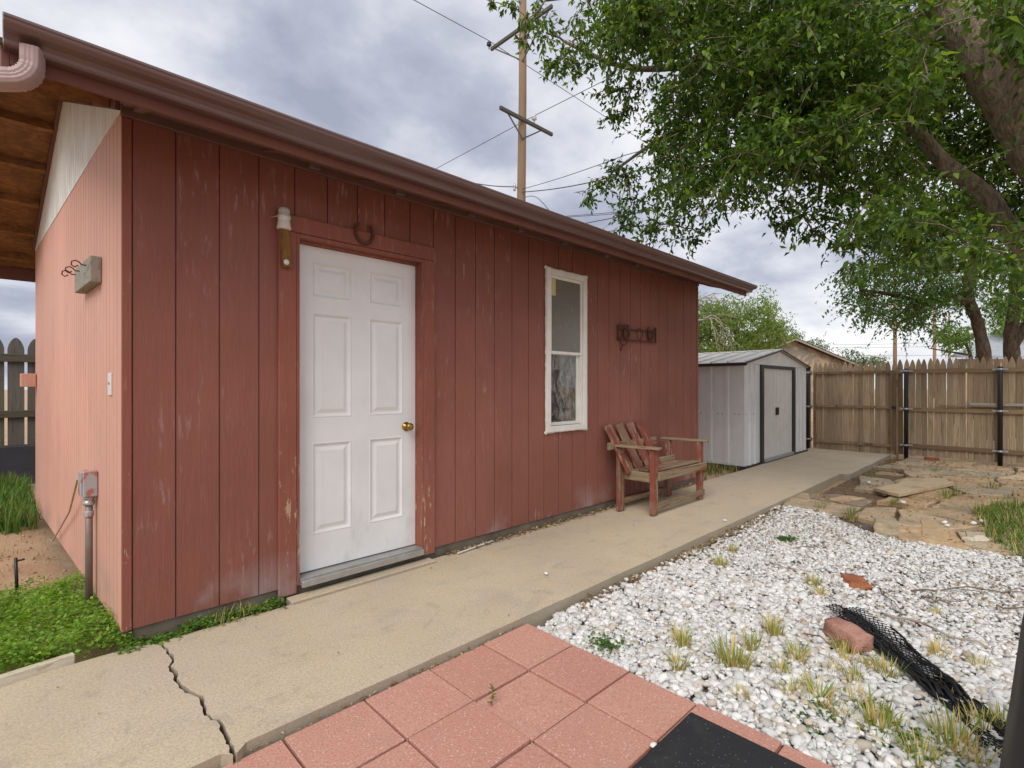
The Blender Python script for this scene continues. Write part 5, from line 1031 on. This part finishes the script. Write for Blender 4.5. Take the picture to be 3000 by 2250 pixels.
wp = [(-3.0, 0.0), (-0.02, 0.0), (0.02, -0.03), (-0.045, 0.72), (-0.07, 1.05), (-0.35, 1.22), (-0.6, 1.2), (-3.0, 1.3)]
weeds('green_weeds', 'dense low green weeds at the foot of the end wall', rp(wp, 9500, -0.09), 0.019, 7, (0.17, 0.32, 0.035), (0.25, 0.42, 0.055), 0.22)
weeds('creeping_weeds', 'creeping green weeds between the path and the red wall', rp([(0.0, -0.075), (0.73, -0.07), (0.73, -0.01), (0.02, 0.0)], 190, -0.085), 0.022, 5, (0.10, 0.21, 0.035), (0.16, 0.29, 0.045), 0.10)
blades_area('wild_barley', 'pale wild grass ears sticking out of the weeds at the wall foot', [(random.uniform(.38, .66), random.uniform(-.085, -.04), -0.07) for _ in range(16)], 0.09, 3, (0.40, 0.40, 0.14), (0.62, 0.50, 0.24), 0.6, 0.003)
for (x0, y0, r_, h_, nm) in ((2410, 2110, .10, .06, 'small leafy weed patch among the front gravel'), (2690, 2190, .13, .09, 'leafy weed patch beside the black netting end'), (1780, 1885, .09, .04, 'flat leafy weed growing close to the red pavers'), (2305, 1582, .075, .07, 'dark rounded weed in the middle of the gravel'), (2560, 2090, .07, .05, 'small clover-like weed behind the front weed patch')):
    c = G(x0, y0, -0.13); pts = [(c.x + random.gauss(0, r_ * .5), c.y + random.gauss(0, r_ * .5), -0.135) for _ in range(90)]; weeds('leafy_weed', nm, pts, 0.016, 4, (0.06, 0.15, 0.03), (0.10, 0.21, 0.04), h_)
for (x0, y0) in ((1440, 2065),):
    c = G(x0, y0, PZ); sm = thing('seedling', c, 'tiny green seedling in the joint between two pavers', 'plant'); mm = MB()
    mm.tube([c + Vector((0, 0, -.02)), c + Vector((.004, .0, .03)), c + Vector((.012, .004, .07))], [.0016, .0014, .001], 5); mm.build('stem', M['twig'], sm)
    n = 12; t = np.linspace(.1, 1, n); pos = np.stack([c.x + .012 * t, c.y + .004 * t, c.z + .07 * t], 1); d = rng.normal(0, 1, (n, 3)); d[:, 2] = .4; nr = np.tile([0, 0, 1.], (n, 1)); L = np.full(n, .024)
    o = bpy.data.objects.new('leaves', leaf_mesh('leaves', pos - np.array(c), d, nr, L, L * .25, leafcol(n, (0.15, 0.2, 0.05), (0.25, 0.25, 0.06)), M['leaf'])); place(o, sm, c)
c = G(2040, 1385, -0.1)
gap_pts = [(random.uniform(6.3, 7.6), random.uniform(0.05, 0.6), -0.11) for _ in range(110)]
blades_area('gap_grass', 'grass growing in the gap between the red building and metal shed', gap_pts, 0.14, 5, (0.13, 0.19, 0.05), DR, 0.3)

# litter: dry leaves and crumbs along the wall foot and path edge
def litter(name, label, pts, size, cols):
    n = len(pts); pos = np.array(pts) + np.stack([np.zeros(n), np.zeros(n), rng.uniform(0.002, .014, n)], 1); d = rng.normal(0, 1, (n, 3)); d[:, 2] *= .25; nr = rng.normal(0, .45, (n, 3)); nr[:, 2] += 1
    L = size * rng.uniform(.5, 1.4, n); c = np.array(cols)[rng.integers(0, len(cols), n)] * rng.uniform(.7, 1.2, n)[:, None]
    return tag(place(bpy.data.objects.new(name, leaf_mesh(name, pos, d, nr, L, L * rng.uniform(.2, .45, n), c, M['litter'])), None, (0, 0, 0)), label, 'leaf litter', kind='stuff')
LC = [(0.40, 0.26, 0.11), (0.28, 0.16, 0.075), (0.48, 0.36, 0.19), (0.19, 0.12, 0.07)]
litter('leaf_litter', 'dry brown leaf litter along the foot of the red wall', [(random.uniform(1.95, 6.0), -0.012 - abs(random.gauss(0, .028)), PATH_Z) for _ in range(1100)], 0.022, LC)
litter('leaf_litter', 'dry leaf litter along the edge between path and gravel', [(random.uniform(2.0, 6.0), -1.165 - abs(random.gauss(0, .045)), -0.128) for _ in range(800)], 0.024, LC)
litter('leaf_litter', 'dry crumbs in the joint between path and pavers', [(random.uniform(-1.0, 1.65), -1.153 - random.random() * .008, -0.112) for _ in range(130)], 0.018, LC)
xg, yg = scatter(GPOLY, 9000); kk = rng.uniform(0, 1, len(xg)) < np.clip((xg - 2.0) / 2.5, .12, 1); xg, yg = xg[kk], yg[kk]
litter('leaf_litter', 'tiny dry leaf scraps scattered over the white gravel', [(a, b, -0.128) for a, b in zip(xg, yg)], 0.017, LC)
xg, yg = scatter([(5.2, -1.3), (11.4, -1.3), (11.4, -5), (5.2, -5)], 3600)
litter('leaf_litter', 'dry leaf scraps scattered over the flagstones', [(a, b, -0.112) for a, b in zip(xg, yg)], 0.028, LC)
litter('leaf_litter', 'small dry specks lying on the concrete path', [(random.uniform(-1, 11), random.uniform(-1.1, -.1), PATH_Z - .002) for _ in range(90)], 0.012, LC)
# clods on the dirt
n = 260; xg = rng.uniform(-1.6, -0.1, n); yg = rng.uniform(1.2, 3.4, n); k = xg < SK * yg - .03; xg, yg = xg[k], yg[k]
v, f, c = pebbles(xg, yg, np.full(len(xg), -0.085), np.clip(rng.lognormal(np.log(.010), .5, len(xg)), .004, .04), 1, np.array([[.42, .29, .18]]) * rng.uniform(.6, 1.2, (len(xg), 1)))
tag(place(bpy.data.objects.new('dirt_clods', npmesh('dirt_clods', v, f, M['pebble'], True, c)), None, (0, 0, 0)), 'loose clods on the bare dirt by the end wall', 'dirt', kind='stuff')

# ================================================================== SMALL THINGS ON THE GROUND
# twigs
TW = [((2670, 1730), (3060, 1735), .006, 'long thin bare twig lying across the far gravel'), ((2590, 1800), (2965, 1925), .0085, 'thick pale stick lying on the gravel behind the netting'), ((2540, 1700), (2640, 1790), .005, 'dark forked twig lying beside the orange stone'), ((2700, 1748), (2790, 1775), .007, 'short stubby twig lying on the far gravel'), ((2355, 1855), (2600, 1940), .004, 'thin pale stem lying against the pink brick'), ((2330, 1610), (2420, 1600), .004, 'small crooked twig near the dark rounded weed'), ((2920, 1785), (3040, 1782), .006, 'short dark twig at the far side of the gravel'), ((2560, 1630), (2690, 1680), .004, 'thin curved twig behind the orange stone'), ((2450, 1690), (2520, 1660), .004, 'pale twig leading up to the orange stone'), ((2230, 1650), (2330, 1680), .003, 'hair-thin twig on the gravel near the path')]
for (a, b, r_, lab) in TW:
    A = G(*a, -0.118); B = G(*b, -0.118); t = thing('twig', A, lab, 'twig', 'twigs on the gravel'); pts = curve(A, B, 0.012, 9, 0.018); mb = MB().tube(pts, [r_ * (1 - .6 * i / 9) for i in range(10)], 6)
    for k in (3, 6): mb.tube(curve(pts[k], pts[k] + (B - A).normalized() * .10 + Vector((random.uniform(-.08, .08), random.uniform(-.08, .08), .01)), 0, 3, .006), [r_ * .55, r_ * .45, r_ * .35, r_ * .2], 5)
    mb.build('stick', M['twig'] if r_ < .008 else M['deadwood'], t)
# rough pink brick on the netting, orange stone, red brick by the fence
def rock(name, c, hx, hy, hz, rz, m, label, cat, j=.006, seg=5, rnd=0.25):
    bm = bmesh.new(); bmesh.ops.create_cube(bm, size=2); bmesh.ops.subdivide_edges(bm, edges=bm.edges[:], cuts=seg, use_grid_fill=True)
    for v in bm.verts:
        p = v.co.copy(); q = p.normalized() * 1.25; p = p.lerp(q, rnd); n_ = mnoise.noise(p * 1.3 + Vector(c)) * 1.6 + mnoise.noise(p * 4 + Vector(c)) * .6
        v.co = Vector((p.x * hx, p.y * hy, p.z * hz)) + p.normalized() * n_ * j
    t = thing(name, (c[0], c[1], c[2] - hz), label, cat); o = MB().bm(bm, Matrix.Translation(c) @ Matrix.Rotation(rz, 4, 'Z'), True).build(name + '_body', m, t); return t
bA = G(2450, 1860, -0.12); bB = G(2555, 1925, -0.12); bc = (bA + bB) / 2; ang = math.atan2(bB.y - bA.y, bB.x - bA.x)
rock('brick', Vector((bc.x + .02, bc.y + .03, -0.085)), 0.105, 0.052, 0.043, ang, M['brickpink'], 'rough pink broken brick resting on the black netting', 'brick', .009, 5, .10)
oc = G(2508, 1706, -0.12); rock('stone', Vector((oc.x, oc.y, -0.118)), 0.105, 0.065, 0.02, 0.5, M['stoneorange'], 'flat orange stone lying in the white gravel', 'stone', .014, 5, .55)
rc_ = WX(2728, 1342, 11.30); rock('brick', Vector((11.36, rc_.y, -0.105)), 0.045, 0.105, 0.035, 0.12, M['brick'], 'red brick lying at the foot of the picket fence', 'brick', .003, 4, .06)
wc = G(2860, 1590, -0.13); rock('stone', Vector((wc.x, wc.y, -0.115)), 0.10, 0.05, 0.03, -0.6, M['edging'], 'pale cream stone at the far edge of the gravel', 'stone', .014, 5, .5)
# black netting: a crumpled strip of knotted cords
na = G(2462, 1785, -0.12); nb = G(2990, 2230, -0.12); nd = (nb - na); Ln = nd.length; nd.normalize(); ns = Vector((-nd.y, nd.x, 0))
net = thing('netting', na, 'black plastic netting strip lying crumpled on the white gravel', 'netting'); nm_ = MB()
def netp(u, v):
    p = na + nd * (u * Ln); w = 0.075 + 0.02 * math.sin(u * 5 + 1) + 0.035 * u; off = 0.02 * math.sin(u * 3.1) + .012 * math.sin(u * 7.3 + 1)
    zz_ = -0.108 + 0.018 * max(0, math.sin(v * 7 + u * 3)) + 0.010 * mnoise.noise(Vector((u * 9, v * 3, 1)))
    q = (v - .5) * 2; q = q * abs(q) ** 0.35 * (1 if v > .5 else 1.0)
    return Vector((p.x, p.y, 0)) + ns * (q * w + off) + Vector((0.012 * mnoise.noise(Vector((u * 14, v * 5, 3))), 0.012 * mnoise.noise(Vector((u * 14, v * 5, 7))), zz_))
NU, NV = 62, 13
for i in range(NU):
    for j in range(NV):
        a = netp(i / NU, (j + (i % 2) * .5) / NV)
        for jj in (j, j + (1 if i % 2 else -1)):
            if 0 <= jj <= NV: nm_.tube([a, netp((i + 1) / NU, (jj + ((i + 1) % 2) * .5) / NV)], 0.0026, 4, False)
# the netting is folded double along its near side and in one knot: many cords lie side by side there
for k in range(34):
    v0 = random.choice((random.uniform(0, .22), random.uniform(0, .2), random.uniform(.8, 1), random.uniform(.3, .7))); u0 = random.uniform(0, .6); u1 = min(1, u0 + random.uniform(.2, .6)); ph = random.uniform(0, 6)
    nm_.tube([netp(u0 + (u1 - u0) * i / 24, min(1, max(0, v0 + .05 * math.sin(i * .4 + ph)))) + Vector((0, 0, .006 * math.sin(i * .9 + ph))) for i in range(25)], random.uniform(.003, .006), 4)
for k in range(16):
    v0 = random.uniform(0, 1); c0 = .62 + random.uniform(-.03, .03); nm_.tube([netp(c0, v0) + Vector((0, 0, .004)), netp(c0 + .05, v0 + .1 if v0 < .9 else v0) + Vector((0, 0, .02)), netp(c0 + .1, v0) + Vector((0, 0, .005))], .006, 5)
nm_.build('mesh', M['net'], net)
# black pedestal edge at the right of the frame
pp = P(2975, 1900, 1.25); bx_ = thing('black_stand', (pp.x + .35, pp.y - .28, PZ - .04), 'black metal stand with a slanting side standing at the edge of the gravel', 'stand')
def standpoly(sc_, z, cx, cy):
    res = []
    for k in range(40):
        a = 2 * math.pi * k / 40; ca, sa = math.cos(a), math.sin(a); q = (abs(ca) ** 8 + abs(sa) ** 8) ** (-.125); res.append(Vector((cx + .22 * sc_ * q * ca, cy + .22 * sc_ * q * sa, z)))
    return res
E2 = P(2985, 1800, 1.25); E3 = P(2945, 2250, 1.25)
axis = (CR * 1).normalized()
cx0, cy0 = (E3 + CR * 0.43).x, (E3 + CR * 0.43).y
bm_ = MB(); prof_ = [(-0.16, 1.22), (0.0, 1.16), (0.28, 1.055), (0.53, 0.965), (0.57, 0.945), (0.60, 0.91), (0.615, 0.85)]; vs = []
for z_, s_ in prof_: vs += standpoly(s_, z_, 0, 0)
A_ = math.atan2(CR.y, CR.x); Mt = Matrix.Translation((cx0, cy0, 0)) @ Matrix.Rotation(A_, 4, 'Z')
fs = [(i * 40 + k, i * 40 + (k + 1) % 40, (i + 1) * 40 + (k + 1) % 40, (i + 1) * 40 + k) for i in range(len(prof_) - 1) for k in range(40)] + [tuple((len(prof_) - 1) * 40 + k for k in range(40)), tuple(range(39, -1, -1))]
bm_.add([Mt @ v for v in vs], fs, True).build('stand_body', M['blackmetal'], bx_)
# white edging board and black drip stake at the left
e0 = G(-60, 2005, -0.03); e1 = G(218, 1925, -0.05); ed = thing('edging_board', e1, 'cream painted edging board lying between weeds and path', 'board')
MB().beam((e0.x, e0.y + .02, -0.055), (e1.x, e1.y + .015, -0.06), 0.035, 0.05, bev=.004).build('board', M['edging'], ed)
s0 = G(50, 1745, -0.05); st = thing('drip_stake', s0, 'black plastic irrigation stake standing in the weeds', 'stake')
MB().tube([s0 + Vector((0, 0, -.08)), s0 + Vector((-.002, .004, .09)), s0 + Vector((-.006, .01, .225))], .0085, 8).build('stem', M['blackmetal'], st); MB().tube([s0 + Vector((-.005, .01, .205)), s0 + Vector((.03, -.02, .215))], .006, 7).build('nozzle', M['blackmetal'], st)
sp0 = W(1362, 1603, -0.06); spp = thing('white_strip', (sp0.x, -.07, PATH_Z), 'thin white plastic strip lying on the path against the wall', 'strip')
MB().beam((2.02, -0.075, PATH_Z + .006), (2.42, -0.03, PATH_Z + .006), .016, .008, bev=.002).build('strip', M['plasticwhite'], spp)

# ================================================================== UTILITY POLES, LINES, HOUSES
ub = P(1524, HY, 19.0); up = thing('utility_pole', (ub.x, ub.y, -0.2), 'tall wooden utility pole with two crossarms behind the red building', 'utility pole')
tl = P(1531, -60, 19.0); 
MB().tube([(ub.x, ub.y, -.3), (ub.x + .02, ub.y, 6), (tl.x, tl.y, 12), (tl.x + .02, tl.y, 16.8)], [.20, .175, .15, .135], 14).build('pole', M['pole'], up)
ztop = 1.2 + (1132 - 88) * 19 / 1490; zlow = 1.2 + (1132 - 357) * 19 / 1490
def arm(c, ax, l0, l1, w, h, zb):
    a = c - ax * l0; b = c + ax * l1; o = MB().beam(a, b, w, h, bev=.01).build('crossarm', M['greybeam'], up)
    return a, b
cu = Vector((tl.x, tl.y - .0, ztop)) - CF * .16; a, b = arm(cu, Vector((0, -1, 0)), 1.75, 1.45, .10, .13, 0)
for e in (a.lerp(cu, .12), b.lerp(cu, .12)): MB().beam(e - Vector((0, 0, .07)), (cu.x, cu.y, ztop - 1.25), .03, .05).build('brace', M['greybeam'], up)
cl = Vector((tl.x, tl.y, zlow)) - CF * .18; c_, d_ = arm(cl, Vector((1, 0, 0)), 1.15, 1.65, .10, .13, 0)
for e in (c_.lerp(cl, .35), d_.lerp(cl, .40)): MB().beam(e - Vector((0, 0, .07)), (cl.x, cl.y, zlow - .72), .03, .05).build('brace', M['greybeam'], up)
def insul(p, m):
    MB().lathe([(.02, -.1), (.02, 0), (.05, .02), (.10, .06), (.10, .09), (.05, .11), (.09, .13), (.09, .16), (.05, .19), (.03, .22)], p, 14).build('insulator', M[m], up)
i1 = a + Vector((0, .12, .16)); insul(i1, 'darkins'); i2 = cl + Vector((.62, 0, .16)); insul(i2, 'ceramic')
sp1 = Vector((ub.x - .25, ub.y + .05, 8.6)); MB().lathe([(.04, -.15), (.05, -.1), (.04, 0), (.06, .05), (.03, .12)], sp1, 10).beam(sp1, sp1 + Vector((.3, 0, 0)), .04, .04).build('spool', M['galv'], up)
def line(name, label, pts, r_=.014, sag=.3, grp='overhead power lines'):
    t = thing(name, pts[0], label, 'power line', grp); mb = MB()
    for p, q in zip(pts, pts[1:]): mb.tube(curve(p, q, -sag, 14), r_, 5)
    mb.build('wire', M['wire'], t)
top_i = i1 + Vector((0, 0, .24)); line('power_line', 'overhead wire passing the upper crossarm of the tall pole', [top_i + Vector((-30, 0.6, 0)), top_i, top_i + Vector((45, -.9, 0.0))], .013, .5)
ti2 = i2 + Vector((0, 0, .2)); line('power_line', 'overhead wire passing the lower crossarm of the tall pole', [ti2 + Vector((-.4, 40, 0)), ti2, ti2 + Vector((.3, -26, .6))], .012, .25)
pn = Vector((ub.x, ub.y, 8.45))
line('service_wire', 'twisted service wire running from the tall pole towards the big tree', [pn, P(1900, 490, 13), P(2350, 400, 8)], .016, .12)
line('service_wire', 'upper thin service wire running from the tall pole into the tree', [pn + Vector((0, 0, .1)), P(1830, 455, 14), P(2300, 300, 9)], .011, .05)
line('service_wire', 'black service wire running from the tall pole over the roof', [Vector((sp1.x, sp1.y, sp1.z)), P(1370, 533, 19.5), P(800, 540, 21)], .018, .05)
line('service_wire', 'loose drop wire hanging from the tall pole to the roof', [pn + Vector((.3, 0, -.1)), P(1575, 580, 17.5), P(1625, 640, 15)], .012, -.05)
for i, (p, q, lab) in enumerate((((1560, 640), (2050, 597), 'upper thin wire crossing behind the roof edge'), ((1590, 640), (2050, 604), 'second thin wire crossing behind the roof edge'), ((1640, 668), (2100, 573), 'black cable rising from the roof edge into the tree'), ((1700, 692), (2450, 555), 'low black cable crossing under the tree crown'))):
    line('power_line', lab, [P(*p, 26), P(*q, 24)], .014 if i < 2 else .02, .05)
for x, y0, d_, r_, lab, arms in ((2622, 800, 44, .15, 'brown utility pole standing beyond the gate', 0), (2738, 850, 60, .17, 'distant utility pole with two crossarms beyond the fence', 2), (2781, 915, 78, .17, 'plain distant pole beyond the fence', 0), (2832, 960, 95, .15, 'faint far pole behind the bright young tree', 0)):
    b = P(x, HY, d_); zt = 1.2 + (1132 - y0) * d_ / 1490; t = thing('utility_pole', (b.x, b.y, -.2), lab, 'utility pole', 'distant utility poles'); MB().tube([(b.x, b.y, -.3), (b.x, b.y, zt)], [r_ * 1.15, r_ * .8], 10).build('pole', M['pole'], t)
    if arms:
        for yy, l_ in ((952, 1.1), (973, 1.3)): zq = 1.2 + (1132 - yy) * d_ / 1490; c = Vector((b.x, b.y, zq)) - CF * .2; MB().beam(c - CR * l_ * 1.1, c + CR * l_, .12, .14).build('crossarm', M['greybeam'], t)
for k, (y0, y1) in enumerate(((1010, 985), (1018, 1000), (1040, 1030))): line('power_line', 'faint far wire between the distant poles, %s of three' % ('highest', 'middle', 'lowest')[k], [P(2440, y0, 70), P(2990, y1, 70)], .018, .3)
# tan gabled house beyond the gate
hc_ = P(2318, HY, 30); hz = 1.2 + 137 * 30 / 1490; ho = thing('tan_house', (hc_.x, hc_.y, -.2), 'tan house gable with patchy stucco and brown roof beyond the fence', 'house')
hR = (CR * .97 + CF * .22).normalized(); hF = Vector((-hR.y, hR.x, 0)); ehw = 5.4; ez = hz - .335 * ehw
def HP(u, v, z): q = hc_ + hR * u + hF * v; return Vector((q.x, q.y, z))
MB().prism([HP(-ehw, 0, -.2), HP(ehw, 0, -.2), HP(ehw, 0, ez), HP(0, 0, hz - .05), HP(-ehw, 0, ez)], hF * 9).build('wall', M['stucco'], ho)
for sg in (-1, 1):
    q = [HP(0, -.35, hz), HP(sg * (ehw + .5), -.35, ez - .16), HP(sg * (ehw + .5), 9.3, ez - .16), HP(0, 9.3, hz)]; MB().prism(q, (0, 0, .10)).build('roof', M['shingle'], ho)
    MB().beam(HP(0, -.37, hz - .02), HP(sg * (ehw + .5), -.37, ez - .18), .04, .09).build('rake_board', M['deadwood'], ho)
# grey roofed house at the right
g0 = P(2810, 1060, 24); rh = thing('grey_roof_house', (g0.x + 6, g0.y - 5, -.2), 'house with grey shingle roof behind the dark trees', 'house')
def RPX(x, d_, z): p = P(x, HY, d_); return Vector((p.x, p.y, z))
MB().prism([RPX(2785, 22, 2.45), RPX(3600, 22, 2.45), RPX(3600, 27, 4.45), RPX(2965, 27, 4.45)], (0, 0, .08)).build('roof', M['greyshingle'], rh); MB().prism([RPX(2965, 27.02, 4.45), RPX(3600, 27.02, 4.45), RPX(3600, 32, 2.45), RPX(3080, 32, 2.45)], (0, 0, .08)).build('roof', M['greyshingle'], rh)
MB().prism([RPX(2800, 22.3, -.2), RPX(3600, 22.3, -.2), RPX(3600, 31, -.2), RPX(3065, 31, -.2)], (0, 0, 2.6)).build('wall', M['stucco'], rh)
